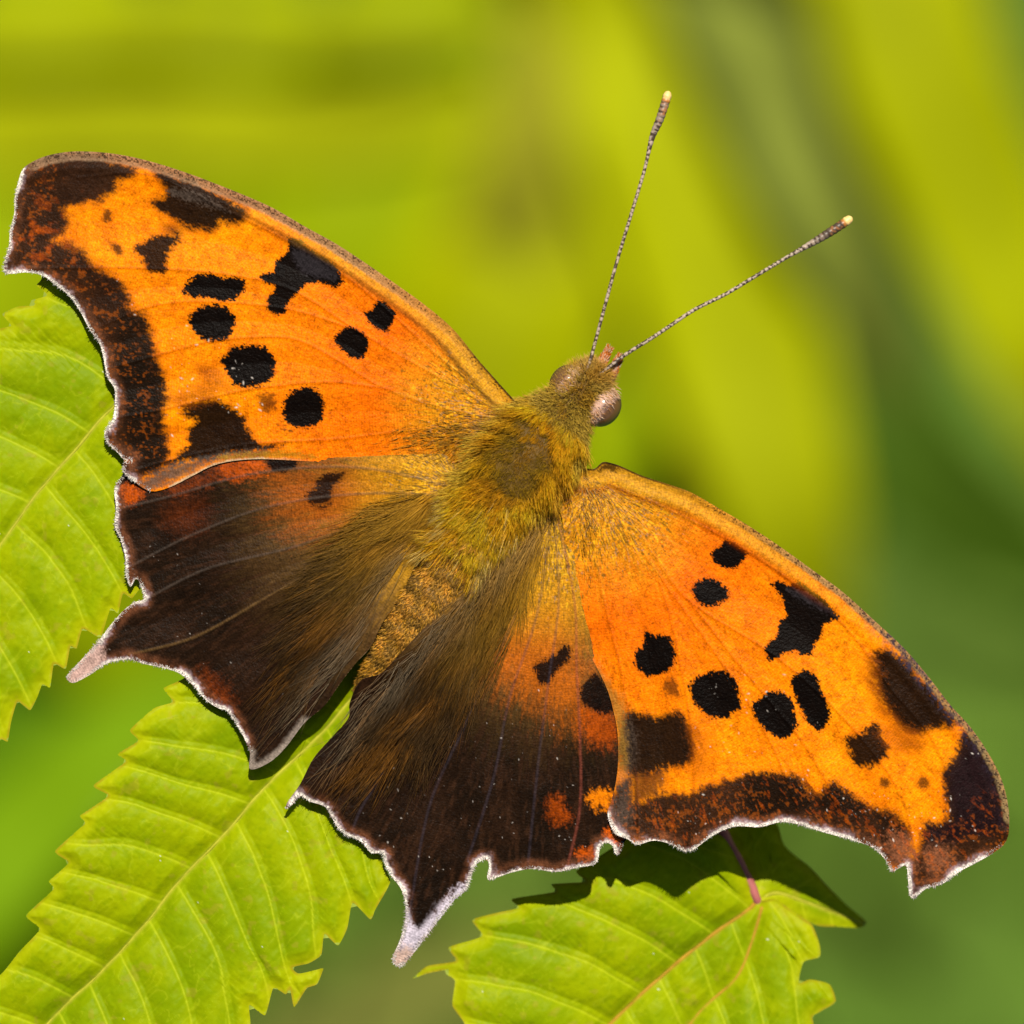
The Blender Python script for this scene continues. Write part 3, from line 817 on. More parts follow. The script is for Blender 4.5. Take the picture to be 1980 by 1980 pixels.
def body():
    n = len(RC); m = 40
    T = np.gradient(RC[:, :2], axis=0); T /= np.linalg.norm(T, axis=1)[:, None]
    Nn = np.column_stack([-T[:, 1], T[:, 0]])
    V = []; C = []
    arc = np.concatenate([[0], np.cumsum(np.linalg.norm(np.diff(RC[:, :2], axis=0), axis=1))])
    seg = 1 + 0.06 * np.sin(arc / 46 * 2 * math.pi) * sm(arc, 430, 330)
    for a in range(m):
        an = 2 * math.pi * a / m
        ca, sa = math.cos(an), math.sin(an)
        x = RC[:, 0] + Nn[:, 0] * RC[:, 3] * seg * ca; y = RC[:, 1] + Nn[:, 1] * RC[:, 3] * seg * ca
        z = RC[:, 2] + RC[:, 4] * seg * sa
        V.append(np.column_stack([x, y, z]))
    V = np.stack(V, 1).reshape(-1, 3)
    t = np.repeat(arc, m)
    nz = fbm(V[:, 0] / 9, V[:, 1] / 9, 8)[:, None]
    ab = np.array((0.16, 0.085, 0.02)) * (0.5 + nz); th = np.array((0.11, 0.06, 0.012)) * (0.5 + 1.0 * nz)
    k = sm(t, 330, 430)[:, None]
    C = ab * (1 - k) + th * k
    i = np.arange(n - 1)[:, None] * m; a = np.arange(m)[None]; b = (a + 1) % m
    F = np.stack([i + a, i + m + a, i + m + b, i + b], -1).reshape(-1, 4)
    V = np.concatenate([V, RC[:1, :3], RC[-1:, :3]]); C = np.concatenate([C, C[:1], C[-1:]])
    a = np.arange(m); b = (a + 1) % m
    T0 = np.stack([np.full(m, n * m), a, b], 1); T1 = np.stack([np.full(m, n * m + 1), (n - 1) * m + b, (n - 1) * m + a], 1)
    return mesh_obj('body', to_m(V), [F, np.concatenate([T0, T1])], M_BODY, fly, C)


bod = body()


def body_pt(s, an):
    """s: ring coordinate 0..1 by arc, an: angle round the body (pi/2 = up)"""
    f = s * (len(RC) - 1)
    i = np.clip(f.astype(int), 0, len(RC) - 2); f = (f - i)[:, None]
    R = RC[i] * (1 - f) + RC[i + 1] * f
    T = RC[i + 1, :2] - RC[i, :2]; T /= np.linalg.norm(T, axis=1)[:, None]
    Nn = np.column_stack([-T[:, 1], T[:, 0]])
    ca, sa = np.cos(an), np.sin(an)
    P = np.column_stack([R[:, 0] + Nn[:, 0] * R[:, 3] * ca, R[:, 1] + Nn[:, 1] * R[:, 3] * ca, R[:, 2] + R[:, 4] * sa])
    Nr = np.column_stack([Nn[:, 0] * ca, Nn[:, 1] * ca, sa])
    return P, Nr / np.linalg.norm(Nr, axis=1)[:, None], T


def unit(v):
    return v / (np.linalg.norm(v, axis=1)[:, None] + 1e-9)


def jit(n, s):
    return RNG.normal(size=(n, 3)) * s


def pal(cols, w):
    """blend of colours: cols (k,3), w (n,k)"""
    w = w / w.sum(1)[:, None]
    return w @ np.asarray(cols)


# wings
lf = sheet('forewing', catmull(LF_costa + LF_outer + LF_trail, 4, True), 1.5, lf_z, lf_col, M_WING, fly)
rf = sheet('forewing', catmull(RF_costa + RF_outer + RF_trail, 4, True), 1.5, rf_z, rf_col, M_WING, fly)
lh = sheet('hindwing', catmull(LH_lead + LH_outer + LH_trail, 4, True), 1.5, lh_z, lh_col, M_WING, fly)
rh = sheet('hindwing', catmull(RH_lead + RH_outer + RH_trail, 4, True), 1.5, rh_z, rh_col, M_WING, fly)


def fringe(outer, full, zf, parent, seed, n_per=1.3):
    L = catmull(outer, 1.0)
    n = int(len(L) * n_per)
    i = RNG.integers(1, len(L) - 2, n)
    T = L[i + 1] - L[i - 1]; T /= np.linalg.norm(T, axis=1)[:, None] + 1e-9
    Nn = np.column_stack([T[:, 1], -T[:, 0]])
    poly = np.asarray(full)
    ins = inside(L[i] + Nn * 2.5, poly)
    Nn[ins] *= -1
    R2 = L[i] - Nn * RNG.uniform(0, 7, n)[:, None]
    z = zf(R2, np.zeros(n)) + 0.8
    R = np.column_stack([R2, z])
    D = unit(np.column_stack([Nn, RNG.uniform(-0.15, 0.35, n)]) + jit(n, 0.22))
    Ln = RNG.uniform(2, 6.5, n) * (0.2 + 1.3 * vnoise(i / 22.0, i * 0.0, seed))
    q = vnoise(i / 14.0, i * 0.0, seed + 3)
    w = np.column_stack([0.7 + q, sm(q, 0.55, 0.2) * 0.9, RNG.random(n) * 0.35])
    c = pal([(0.74, 0.70, 0.62), (0.42, 0.31, 0.30), (0.22, 0.10, 0.05)], w)
    c *= RNG.uniform(0.7, 1.15, n)[:, None]
    return hairs('fringe', R, D, Ln, RNG.uniform(1.0, 1.9, n), c, np.clip(c * 1.1, 0, 0.8), M_FRINGE, parent, segs=2)


fringe(LF_outer, catmull(LF_costa + LF_outer + LF_trail, 6, True), lf_z, lf, 1)
fringe(RF_outer[1:], catmull(RF_costa + RF_outer + RF_trail, 6, True), rf_z, rf, 2)
fringe(LH_outer[:-5], catmull(LH_lead + LH_outer + LH_trail, 6, True), lh_z, lh, 3)
fringe(RH_outer, catmull(RH_lead + RH_outer + RH_trail, 6, True), rh_z, rh, 4)


# hair lying over the wing bases
def wing_hair(n, reg, root, zf, parent, rmax, Lr, full, cols_fun, seed, lift=0.08, width=(0.6, 1.35)):
    p = np.asarray(reg, float); lo, hi = p.min(0), p.max(0)
    q = lo + RNG.random((n * 7, 2)) * (hi - lo)
    q = q[inside(q, p)]
    d = q - np.asarray(root); r = np.hypot(d[:, 0], d[:, 1])
    keep = RNG.random(len(q)) < np.clip(1.15 - r / rmax, 0.03, 1) ** 1.3 * np.clip(sdist(q, p) / 70, 0.08, 1)
    q = q[keep][:n]; d = d[keep][:n]; r = r[keep][:n]
    n = len(q)
    d2 = d / (r[:, None] + 1e-6)
    cl = (fbm(q[:, 0] / 38, q[:, 1] / 38, seed, 2) - 0.5) * 0.9
    ca, sa = np.cos(cl), np.sin(cl)
    d2 = np.column_stack([d2[:, 0] * ca - d2[:, 1] * sa, d2[:, 0] * sa + d2[:, 1] * ca])
    z = zf(q, np.zeros(n)) + RNG.uniform(0.5, 5, n)
    D = unit(np.column_stack([d2, np.full(n, lift)]) + jit(n, 0.08))
    L = RNG.uniform(*Lr, n) * (0.75 + 0.5 * fbm(q[:, 0] / 50, q[:, 1] / 50, seed + 2))
    c0, c1 = cols_fun(q, r, n)
    b = np.column_stack([RNG.normal(size=(n, 2)) * 0.10, np.full(n, -lift * 0.9)])
    return hairs('hair', np.column_stack([q, z]), D, L, RNG.uniform(*width, n), c0, c1, M_FUR, parent, b, segs=3)


def hind_cols(inner, gold_r):
    def f(q, r, n):
        di = pl_dist(q, inner)
        cl = fbm(q[:, 0] / 30, q[:, 1] / 30, 77, 2)
        w = np.column_stack([sm(r, gold_r * 1.15, 60) * 2.6 * (cl + .2), 0.15 + 0.8 * sm(r, 120, 330), sm(di, 70, 10) * 1.2, RNG.random(n) * 0.5, sm(cl, .5, .75) * 0.7])
        c = pal([(0.60, 0.31, 0.02), (0.10, 0.052, 0.016), (0.34, 0.26, 0.16), (0.03, 0.016, 0.007), (0.46, 0.17, 0.012)], w)
        c *= (0.45 + 0.95 * fbm(q[:, 0] / 14, q[:, 1] / 14, 78, 2) * RNG.uniform(0.75, 1.25, n))[:, None]
        return c, c * 0.8
    return f


wing_hair(9000, [(920, 950), (800, 945), (730, 970), (650, 1030), (590, 1110), (550, 1210), (520, 1330), (510, 1450), (600, 1370), (690, 1265), (740, 1150), (830, 1030), (900, 985)], (930, 900), lh_z, lh, 620,
          (45, 130), None, hind_cols(cE((560, 1470), (700, 1350), (820, 1180), (930, 1040), (1110, 760), (1360, 330)), 380), 5)
wing_hair(9500, [(1070, 975), (1060, 1060), (1020, 1160), (980, 1260), (930, 1360), (850, 1480), (720, 1540), (600, 1500), (660, 1410), (700, 1330), (790, 1260), (860, 1180), (920, 1110), (990, 1030)], (1085, 930), rh_z, rh, 700,
          (45, 130), None, hind_cols(RH_trail, 400), 6)


def fore_cols(q, r, n):
    cl = fbm(q[:, 0] / 22, q[:, 1] / 22, 71, 2)
    w = np.column_stack([0.7 + cl, sm(cl, 0.45, 0.7) * 1.2, RNG.random(n) * 0.6, sm(r, 110, 30) * 0.8])
    c = pal([(0.55, 0.25, 0.008), (0.24, 0.17, 0.03), (0.08, 0.065, 0.05), (0.5, 0.42, 0.28)], w)
    c *= RNG.uniform(0.6, 1.3, n)[:, None]
    return c, c


wing_hair(1500, [(985, 785), (930, 800), (860, 800), (760, 830), (640, 880), (700, 895), (850, 900), (960, 880)], (1000, 830), lf_z, lf, 260, (8, 22), None, fore_cols, 9, 0.12)
wing_hair(500, [(1130, 905), (1180, 940), (1170, 1000), (1160, 1100), (1150, 1230), (1125, 1220), (1105, 1120), (1095, 1000)], (1120, 915), rf_z, rf, 250, (7, 16), None, fore_cols, 10, 0.12)


# fur of the body
def thorax_fur():
    n = 17000
    s = RNG.uniform(0.40, 0.80, n); an = RNG.normal(math.pi / 2, 0.85, n)
    P, Nr, T = body_pt(s, an)
    back = np.column_stack([-T, np.zeros(n)])
    cl = fbm(P[:, 0] / 26, P[:, 1] / 26, 91, 2)
    sw = (cl - 0.5) * 2.6
    side = np.column_stack([-T[:, 1], T[:, 0], np.zeros(n)])
    cr = fbm(P[:, 0] / 17 + 50, P[:, 1] / 17, 191, 2)
    D = unit(Nr * (0.85 + 1.6 * (cr - .5))[:, None] + back * 0.55 + side * (sw * 0.55)[:, None] + jit(n, 0.16))
    lat = np.abs(np.cos(an))
    dx_, dy_ = P[:, 0] - 1012, P[:, 1] - 893
    dm = np.hypot((dx_ * AX[0] + dy_ * AX[1]) / 1.15, (dx_ * PX[0] + dy_ * PX[1]) * 1.25)
    dm = dm + 95 * (fbm(P[:, 0] / 34 + 7, P[:, 1] / 34, 291, 3) - 0.5)
    L = RNG.uniform(16, 40, n) * (0.5 + 0.6 * lat) * (0.4 + 1.2 * cr) * (0.32 + 0.8 * sm(dm, 45, 80))
    # pigment: paler yellow flanks, warm orange ring, dark olive brown on the back; creases between tufts painted darker as shade
    w = np.column_stack([0.35 + lat + sm(cl, .5, .8), sm(fbm(P[:, 0] / 40 + 9, P[:, 1] / 40, 93, 2), 0.48, 0.7) * 1.0 + np.exp(-((dm - 78) / 18) ** 2) * 1.4, sm(dm, 84, 44) * 3.2 * (0.3 + cl) + sm(cr, 0.45, 0.25) * 1.0, sm(lat, 0.75, 1.0) * 0.8, RNG.random(n) * 0.35])
    c = pal([(0.90, 0.51, 0.008), (0.92, 0.34, 0.004), (0.12, 0.058, 0.006), (0.80, 0.60, 0.14), (0.94, 0.68, 0.08)], w)
    c *= RNG.uniform(0.6, 1.25, n)[:, None]
    b = back * 0.25 + np.array((0, 0, -0.12)) + jit(n, 0.06)
    hairs('thorax_fur', P, D, L, RNG.uniform(0.8, 1.6, n), c * 0.4, np.clip(c * 1.2, 0, 0.97), M_FUR, fly, b)  # root colour darkened to paint shade into the gaps between hairs


def head_fur():
    n = 6500
    s = RNG.uniform(0.775, 0.985, n); an = RNG.normal(math.pi / 2, 0.8, n)
    P, Nr, T = body_pt(s, an)
    fw = np.column_stack([T, np.zeros(n)])
    D = unit(Nr * 0.8 + fw * (0.55 * sm(s, .84, .93))[:, None] - fw * 0.2 + jit(n, 0.2))
    L = RNG.uniform(9, 24, n)
    cl = fbm(P[:, 0] / 16, P[:, 1] / 16, 95, 2)
    fr = sm(s, 0.88, 0.97)
    w = np.column_stack([0.8 + cl - fr * 0.4, sm(cl, 0.5, 0.7), fr * 0.9, 0.3 + 0 * s, RNG.random(n) * 0.5])
    c = pal([(0.76, 0.48, 0.03), (0.80, 0.36, 0.012), (0.60, 0.32, 0.12), (0.86, 0.66, 0.20), (0.18, 0.10, 0.03)], w)
    c *= RNG.uniform(0.6, 1.25, n)[:, None]
    hairs('head_fur', P, D, L, RNG.uniform(0.8, 1.5, n), c * 0.4, c * 1.15, M_FUR, fly, jit(n, 0.06))  # hair roots darkened in colour, as shade deep in the fur


def abdomen_fur():
    n = 9000
    s = RNG.uniform(0.01, 0.45, n); an = RNG.normal(math.pi / 2, 0.8, n)
    P, Nr, T = body_pt(s, an)
    back = np.column_stack([-T, np.zeros(n)])
    cl = fbm(P[:, 0] / 18, P[:, 1] / 18, 97, 3)
    D = unit(Nr * 0.35 + back + jit(n, 0.3))
    L = RNG.uniform(7, 16, n) + 26 * sm(s, 0.33, 0.45) * RNG.random(n)
    w = np.column_stack([0.6 + cl, sm(cl, 0.5, 0.65), sm(cl, 0.45, 0.3) * 1.2, RNG.random(n) * 0.7])
    c = pal([(0.66, 0.32, 0.012), (0.66, 0.27, 0.04), (0.09, 0.045, 0.015), (0.72, 0.42, 0.14)], w)
    ring = 0.5 + 0.5 * np.sin(s / 0.45 * 2 * math.pi * 7.5)
    c *= (RNG.uniform(0.5, 1.3, n) * (0.62 + 0.5 * ring ** 0.6))[:, None]
    hairs('abdomen_scales', P, D, L, RNG.uniform(1.6, 3.2, n), c, c, M_FUR, fly, np.tile((0, 0, -0.05), (n, 1)), segs=2)


def flank_hair():
    """long pale hair that streams back from the thorax over the wing roots and the abdomen"""
    n = 3600
    s = RNG.uniform(0.38, 0.56, n); an = RNG.choice([0.35, math.pi - 0.35], n) + RNG.normal(0, 0.42, n)
    P, Nr, T = body_pt(s, an)
    back = np.column_stack([-T, np.zeros(n)])
    cl = fbm(P[:, 0] / 20, P[:, 1] / 20, 99, 2)
    D = unit(Nr * 0.55 + back * (0.7 + 0.6 * cl)[:, None] + np.array((0, 0, 0.22)) + jit(n, 0.16))
    L = RNG.uniform(25, 66, n)
    w = np.column_stack([0.5 + cl, sm(cl, 0.5, 0.7), sm(cl, 0.5, 0.35), RNG.random(n) * 0.4])
    c = pal([(0.90, 0.54, 0.012), (0.90, 0.36, 0.006), (0.82, 0.66, 0.28), (0.18, 0.09, 0.015)], w)
    c *= RNG.uniform(0.6, 1.25, n)[:, None]
    hairs('flank_hair', P, D, L, RNG.uniform(0.7, 1.5, n), c * 0.85, c, M_FUR, fly, back * 0.3 + np.array((0, 0, -0.25)))


thorax_fur(); head_fur(); abdomen_fur(); flank_hair()


# eyes
def eye(c, ax, r, seed):
    nu, nv = 48, 32
    u = np.linspace(0, 2 * math.pi, nu, endpoint=False); v = np.linspace(0.02, math.pi - 0.02, nv)
    U, Vv = np.meshgrid(u, v)
    d = np.column_stack([(np.sin(Vv) * np.cos(U)).ravel(), (np.sin(Vv) * np.sin(U)).ravel(), np.cos(Vv).ravel()])
    out = np.array([ax[0], ax[1], 0.25]); out /= np.linalg.norm(out)
    fwd = np.array([AX[0], AX[1], 0])
    e2 = fwd - out * fwd.dot(out); e2 /= np.linalg.norm(e2)
    e3 = np.cross(out, e2)
    P = np.asarray(c) + d[:, :1] * out * r[0] + d[:, 1:2] * e2 * r[1] + d[:, 2:] * e3 * r[2]
    lat = d[:, 0]; 
    col = np.tile((0.12, 0.056, 0.020), (len(d), 1)).astype(float)
    pk_ = np.array((0.52, 0.33, 0.25))
    m = (sm(lat, 0.56, 0.44) * 0.9)[:, None]
    col = col * (1 - m) + pk_ * m
    st = (np.exp(-((lat - 0.50) / 0.05) ** 2) * 0.7)[:, None]
    col = col * (1 - st) + np.array((0.10, 0.04, 0.03)) * st
    ps = np.exp(-(((lat - 0.34) / 0.13) ** 2 + ((d[:, 1] - 0.02) / 0.22) ** 2))[:, None]
    col = col * (1 - ps) + np.array((0.035, 0.012, 0.012)) * ps
    i = np.arange(nv - 1)[:, None] * nu; a = np.arange(nu)[None]; b = (a + 1) % nu
    F = np.stack([i + a, i + nu + a, i + nu + b, i + b], -1).reshape(-1, 4)
    return mesh_obj('eye', to_m(P), F, M_EYE, fly, col)


eL = eye((1095, 740, 24), -PX, (31, 37, 35), 1)
eR = eye((1165, 788, 26), PX, (34, 40, 38), 2)


def eye_lash(c, ax, n=550):
    """pale rim scales between eye and head fur"""
    a = RNG.uniform(-1.1, 1.1, n)
    P = np.column_stack([c[0] - ax[0] * 7 + AX[0] * a * 36 + ax[0] * RNG.normal(0, 7, n), c[1] - ax[1] * 7 + AX[1] * a * 36 + ax[1] * RNG.normal(0, 7, n), c[2] + 36 * np.sqrt(np.clip(1 - (a / 1.25) ** 2, 0, 1)) + RNG.uniform(-4, 3, n)])
    D = unit(np.tile((ax[0] * 0.8, ax[1] * 0.8, 0.35), (n, 1)) + jit(n, 0.25))
    k = RNG.random(n)[:, None]
    c0 = np.array((0.70, 0.52, 0.36)) * k + np.array((0.55, 0.24, 0.06)) * (1 - k)
    hairs('eye_rim', P, D, RNG.uniform(8, 17, n), RNG.uniform(1.3, 2.4, n), c0, c0 * 1.1, M_FUR, fly, segs=2)


eye_lash((1098, 741, 22), -PX); eye_lash((1166, 789, 22), PX)


# palps
def palp(base, tip, w):
    b = np.asarray(base, float); t = np.asarray(tip, float)
    u = np.linspace(0, 1, 14)[:, None]
    path = b + (t - b) * u + np.array((0, 0, 6)) * np.sin(u * math.pi)
    r = w * np.array([0.7, 0.9, 1, 1, 1, .97, .92, .85, .78, .7, .6, .48, .34, .12])
    V, F = tube(path, r, 10, 0.7)
    nz = vnoise(V[:, 0] / 2.0, V[:, 1] / 2.0, 4)[:, None]
    C = np.array((0.40, 0.13, 0.03)) * nz + np.array((0.30, 0.20, 0.16)) * (1 - nz)
    o = mesh_obj('palp', to_m(V), F, M_BODY, fly, C)
    n = 700
    k = RNG.random(n); an = RNG.uniform(0, 2 * math.pi, n)
    d = unit((t - b)[None])[0]; s = np.cross(d, (0, 0, 1.0)); s /= np.linalg.norm(s)
    rr = w * (1 - 0.6 * k)
    R = b + (t - b) * k[:, None] + s * (rr * np.cos(an))[:, None] + np.array((0, 0, 1.0)) * (rr * 0.7 * np.sin(an) + 6 * np.sin(k * math.pi))[:, None]
    D = unit(d * 1.0 + s * (0.3 * np.cos(an))[:, None] + np.array((0, 0, .25)) * np.sin(an)[:, None] + jit(n, 0.15))
    q = RNG.random(n)[:, None]
    c = np.where(q > 0.35, np.array((0.62, 0.17, 0.012)), np.array((0.62, 0.44, 0.30))) * (0.5 + 0.7 * RNG.random(n))[:, None]
    hairs('palp_scales', R, D, RNG.uniform(5, 11, n), RNG.uniform(1.2, 2.2, n), c, c, M_FUR, o, segs=2)


palp((1150, 726, 20), (1178, 674, 32), 12)
palp((1170, 744, 16), (1200, 688, 28), 12)


# antennae
def antenna(pts, z0, z1, shaft, club, seed, dark):
    P2 = catmull(pts, 2.0)
    n = len(P2)
    arc = np.concatenate([[0], np.cumsum(np.linalg.norm(np.diff(P2, axis=0), axis=1))]); L = arc[-1]
    t = arc / L
    z = z0 + (z1 - z0) * np.sin(t * 1.5)
    g = sm(t, 0.74, 0.93)
    r = 0.5 * (shaft * (1 - g) + club * g)
    r *= 1 - 0.0 * t
    tipf = np.clip((L - arc) / (club * 0.62), 0, 1)
    r = r * np.sqrt(np.clip(1 - (1 - tipf) ** 2, 0.02, 1))
    ph = (arc / 9.5) % 1.0
    r *= 1 + 0.05 * np.cos((ph - 0.5) * 2 * math.pi)
    path = np.column_stack([P2, z])
    V, F = tube(path, r, 12)
    k = np.concatenate([np.repeat(np.arange(n), 12), [0, n - 1]])
    tt = t[k]; pp = ph[k]
    an = np.concatenate([np.tile(np.arange(12), n), [0, 0]])
    nz = hash2(np.floor(arc[k] / 3.0), an // 3, seed); nz2 = vnoise(arc[k] / 4.0, an * 0.7, seed + 2)
    pale = np.array((0.36, 0.27, 0.20)); drk = np.array((0.05, 0.03, 0.018)); orn = np.array((0.34, 0.13, 0.04))
    m = sm(np.abs(pp - 0.5) * -2 + 1 + (nz - 0.5) * 1.6, 0.3, 0.6)
    m = np.clip(m, 0, 1) * (1 - sm(tt, 0.80, 0.93) * dark)
    C = drk + (pale - drk) * m[:, None]
    o_ = (sm(nz2, 0.62, 0.8) * sm(tt, 0.85, 0.92) * 0.7)[:, None]
    C = C * (1 - o_) + orn * o_
    C *= (1 - 0.6 * sm(tt, 0.07, 0.0))[:, None]
    tipm = sm(L - arc[k], 19, 14)[:, None]; ring = (sm(L - arc[k], 24, 19) * (1 - tipm[:, 0]))[:, None]
    C = C * (1 - ring) + np.array((0.40, 0.14, 0.02)) * ring
    C = C * (1 - tipm) + np.array((0.70, 0.46, 0.16)) * tipm
    return mesh_obj('antenna', to_m(V), F, M_ANT, fly, C)


cAn = crop(1100, 160, 3.331)
antenna(cAn((110, 1880), (125, 1830), (230, 1440), (300, 1180), (390, 880), (480, 580), (530, 370), (580, 250), (625, 110), (635, 70)), 48, 66, 6.4, 16.5, 3, 0.5)
antenna(cAn((180, 1900), (200, 1880), (340, 1770), (560, 1630), (800, 1470), (1000, 1370), (1200, 1250), (1400, 1130), (1560, 1040), (1690, 960), (1780, 900), (1812, 878)), 48, 62, 7.0, 17.5, 5, 0.97)

# ------------------------------------------------------------------ sumac branch the butterfly rests on
plant = empty('sumac_branch', 'serrated lime-green leaflets on a reddish stalk under the butterfly', 'plant')
LG = np.array((0.195, 0.275, 0.0004)); LG_D = np.array((0.13, 0.215, 0.0005)); LG_Y = np.array((0.29, 0.335, 0.0004)); VEIN = np.array((0.42, 0.47, 0.012)); MIDR = np.array((0.38, 0.37, 0.03))


def leaflet(name, outline, mid, spacing, fwd, length, zplane, k, seed, fold=24.0, h=2.2, red=0.0, quilt=5.0, curve=0.35, phase=0.0, extra=None):
    """serrated leaflet: folded along the midrib, each panel between two side veins bulging"""
    M = catmull(mid, 4.0)
    arc = np.concatenate([[0], np.cumsum(np.linalg.norm(np.diff(M, axis=0), axis=1))])
    T = np.gradient(M, axis=0); T /= np.linalg.norm(T, axis=1)[:, None]

    def fields(P):
        a = np.empty(len(P)); sgn = np.empty(len(P)); dm = np.empty(len(P))
        for i in range(0, len(P), 20000):
            p = P[i:i + 20000]
            j = ((p[:, None, :] - M[None, ::2]) ** 2).sum(2).argmin(1) * 2
            d = p - M[j]; t = T[j]
            al = (d * t).sum(1); pe = d[:, 0] * -t[:, 1] + d[:, 1] * t[:, 0]
            a[i:i + 20000] = arc[j] + al; sgn[i:i + 20000] = np.sign(pe); dm[i:i + 20000] = np.hypot(pe, np.clip(np.abs(al) - 6, 0, None))
        foot = a - fwd * dm - curve * dm * dm / length + np.where(sgn > 0, 0.5, 0.0) * spacing
        foot += 14 * (fbm(P[:, 0] / 120, P[:, 1] / 120, seed + 12, 2) - 0.5)
        ph = (foot / spacing + phase) % 1.0
        dv = np.minimum(ph, 1 - ph) * spacing * 0.8
        if extra is not None:
            dm = np.minimum(dm, pl_dist(P, catmull(extra, 12)) + 1.5)
        return dm, dv, ph, foot

    def zf(P, sd):
        dm, dv, ph, foot = fields(P)
        z = zplane(P) + fold * (1 - np.exp(-dm / 90.0))
        saw = np.where(ph < 0.86, 0.5 - ph / 0.86, (ph - 0.93) / 0.14)
        panel = np.sin(np.clip(ph, 0, 1) * math.pi) ** 0.6 + 0.6 * saw
        z += quilt * panel * np.clip(sd / 25, 0.2, 1) * np.clip(dm / 25, 0.3, 1)
        z -= 2.5 * np.exp(-(dm / 3.5) ** 2)
        z += 10 * (fbm(P[:, 0] / 170, P[:, 1] / 170, seed) - 0.5) + 2.6 * (fbm(P[:, 0] / 16, P[:, 1] / 16, seed + 1) - 0.5) + 5 * (fbm(P[:, 0] / 48, P[:, 1] / 48, seed + 31) - 0.5)
        lad = fbm(dm / 15, foot / 120, seed + 14, 2)
        z += 2.6 * (lad - 0.5)
        return z

    def cf(P, sd):
        dm, dv, ph, foot = fields(P)
        b = fbm(P[:, 0] / 90, P[:, 1] / 90, seed + 2)
        f = fbm(P[:, 0] / 9, P[:, 1] / 9, seed + 3)
        c = LG * (1 - b[:, None]) + LG_Y * b[:, None]
        pt = sm(fbm(P[:, 0] / 130 + 5, P[:, 1] / 130, seed + 33, 3), 0.42, 0.68)[:, None] * 0.55
        c = c * (1 - pt) + LG_D * pt
        bl = (sm(fbm(P[:, 0] / 22, P[:, 1] / 22, seed + 35, 3), 0.70, 0.78) * 0.35)[:, None]
        c = c * (1 - bl) + np.array((0.30, 0.24, 0.02)) * bl
        m = np.clip((f - 0.5) * 1.2, 0, 0.35)[:, None]
        c = c * (1 - m) + LG_D * m
        # ladder of veinlets between the side veins
        cell = np.abs(fbm(dm / 17 + 2 * b, foot / 60, seed + 6, 2) - 0.5)
        n_ = (sm(cell, 0.03, 0.0) * 0.25)[:, None]
        c = c * (1 - n_) + VEIN * n_
        v = (np.exp(-(dv / 2.0) ** 2) * 0.5)[:, None]; c = c * (1 - v) + VEIN * v
        mm = (np.exp(-(dm / 3.6) ** 2) * 0.75)[:, None]
        c = c * (1 - mm) + (MIDR * (1 - red) + np.array((0.42, 0.15, 0.02)) * red) * mm
        e = (sm(sd, 6, 1.5) * (0.15 + 0.7 * sm(fbm(P[:, 0] / 40, P[:, 1] / 40, seed + 8), 0.45, 0.62)))[:, None]
        c = c * (1 - e) + np.array((0.20, 0.10, 0.012)) * e
        y = (sm(sd, 34, 6) * 0.4)[:, None]
        c = c * (1 - y) + np.array((0.42, 0.42, 0.002)) * y
        hsh = hash2(np.floor(P[:, 0] / 2.4), np.floor(P[:, 1] / 2.4), seed + 20)
        c[hsh > 0.99985] = (0.55, 0.55, 0.40)
        return c
    o = sheet(name, outline, h, zf, cf, M_LEAF, plant, thick=5.0, k=k, lower_col=(0.24, 0.30, 0.04))
    for line in [mid] + ([extra] if extra is not None else []):
        L = catmull(line, 6.0)
        L = L[sdist(L, np.asarray(outline)) > 6]
        z = zf(L, np.full(len(L), 30.0))
        ker = np.ones(7) / 7
        z = np.convolve(np.pad(z, 3, mode='edge'), ker, 'valid')
        V, F = tube(np.column_stack([L, z - 0.2]), np.linspace(3.6, 1.4, len(L)), 8, 0.7)
        nz = fbm(V[:, 0] / 9, V[:, 1] / 9, seed + 44)[:, None]
        C = (MIDR * (1 - red) + np.array((0.42, 0.17, 0.02)) * red) * (0.75 + 0.5 * nz)
        mesh_obj('midrib', to_m(V, k), F, M_LEAF, o, C)
    return o


def kz(z):
    return (CAM_D - z * S) / CAM_D


# left leaflet
L_left = cL1((300, -20), (190, 0), (160, 50), (145, 65), (190, 105), (125, 125), (140, 145), (70, 150), (10, 180), (45, 225), (0, 238)) + \
    [(-40, 655), (-20, 690), (-90, 720), (-70, 750), (-150, 800), (-120, 835), (-210, 890), (-180, 930), (-280, 1010), (-240, 1050), (-340, 1150), (-300, 1190), (-390, 1320), (-350, 1360), (-420, 1500), (-440, 1640),
     (-380, 1600), (-330, 1640), (-300, 1580), (-240, 1620), (-210, 1550), (-150, 1580), (-130, 1500), (-80, 1530), (-60, 1460), (-25, 1485)] + \
    cL1((0, 1870), (30, 1880), (45, 1800), (70, 1720), (120, 1755), (150, 1700), (170, 1650), (200, 1665), (215, 1570), (262, 1590), (280, 1500), (305, 1510), (330, 1430), (400, 1465), (440, 1350), (470, 1370),
        (490, 1290), (525, 1310), (560, 1270)) + [(320, 1110), (350, 1040), (410, 970), (470, 860), (540, 740), (610, 620), (600, 560), (520, 500), (400, 460), (280, 470)]
M_left = [(605, 585), (480, 620), (350, 690), (219, 787), (146, 870), (73, 953), (0, 1055), (-140, 1240), (-290, 1450), (-430, 1630)]


def zp_left(P):
    return -11 - 0.02 * np.hypot(P[:, 0] - 220, P[:, 1] - 900) - 26 * sm(P[:, 0], 330, 600)


leaflet('leaflet', catmull(L_left, 5, True, 0.25), M_left, 92, 0.10, 420, zp_left, kz(-14), 301, fold=6, quilt=11, curve=0.42)

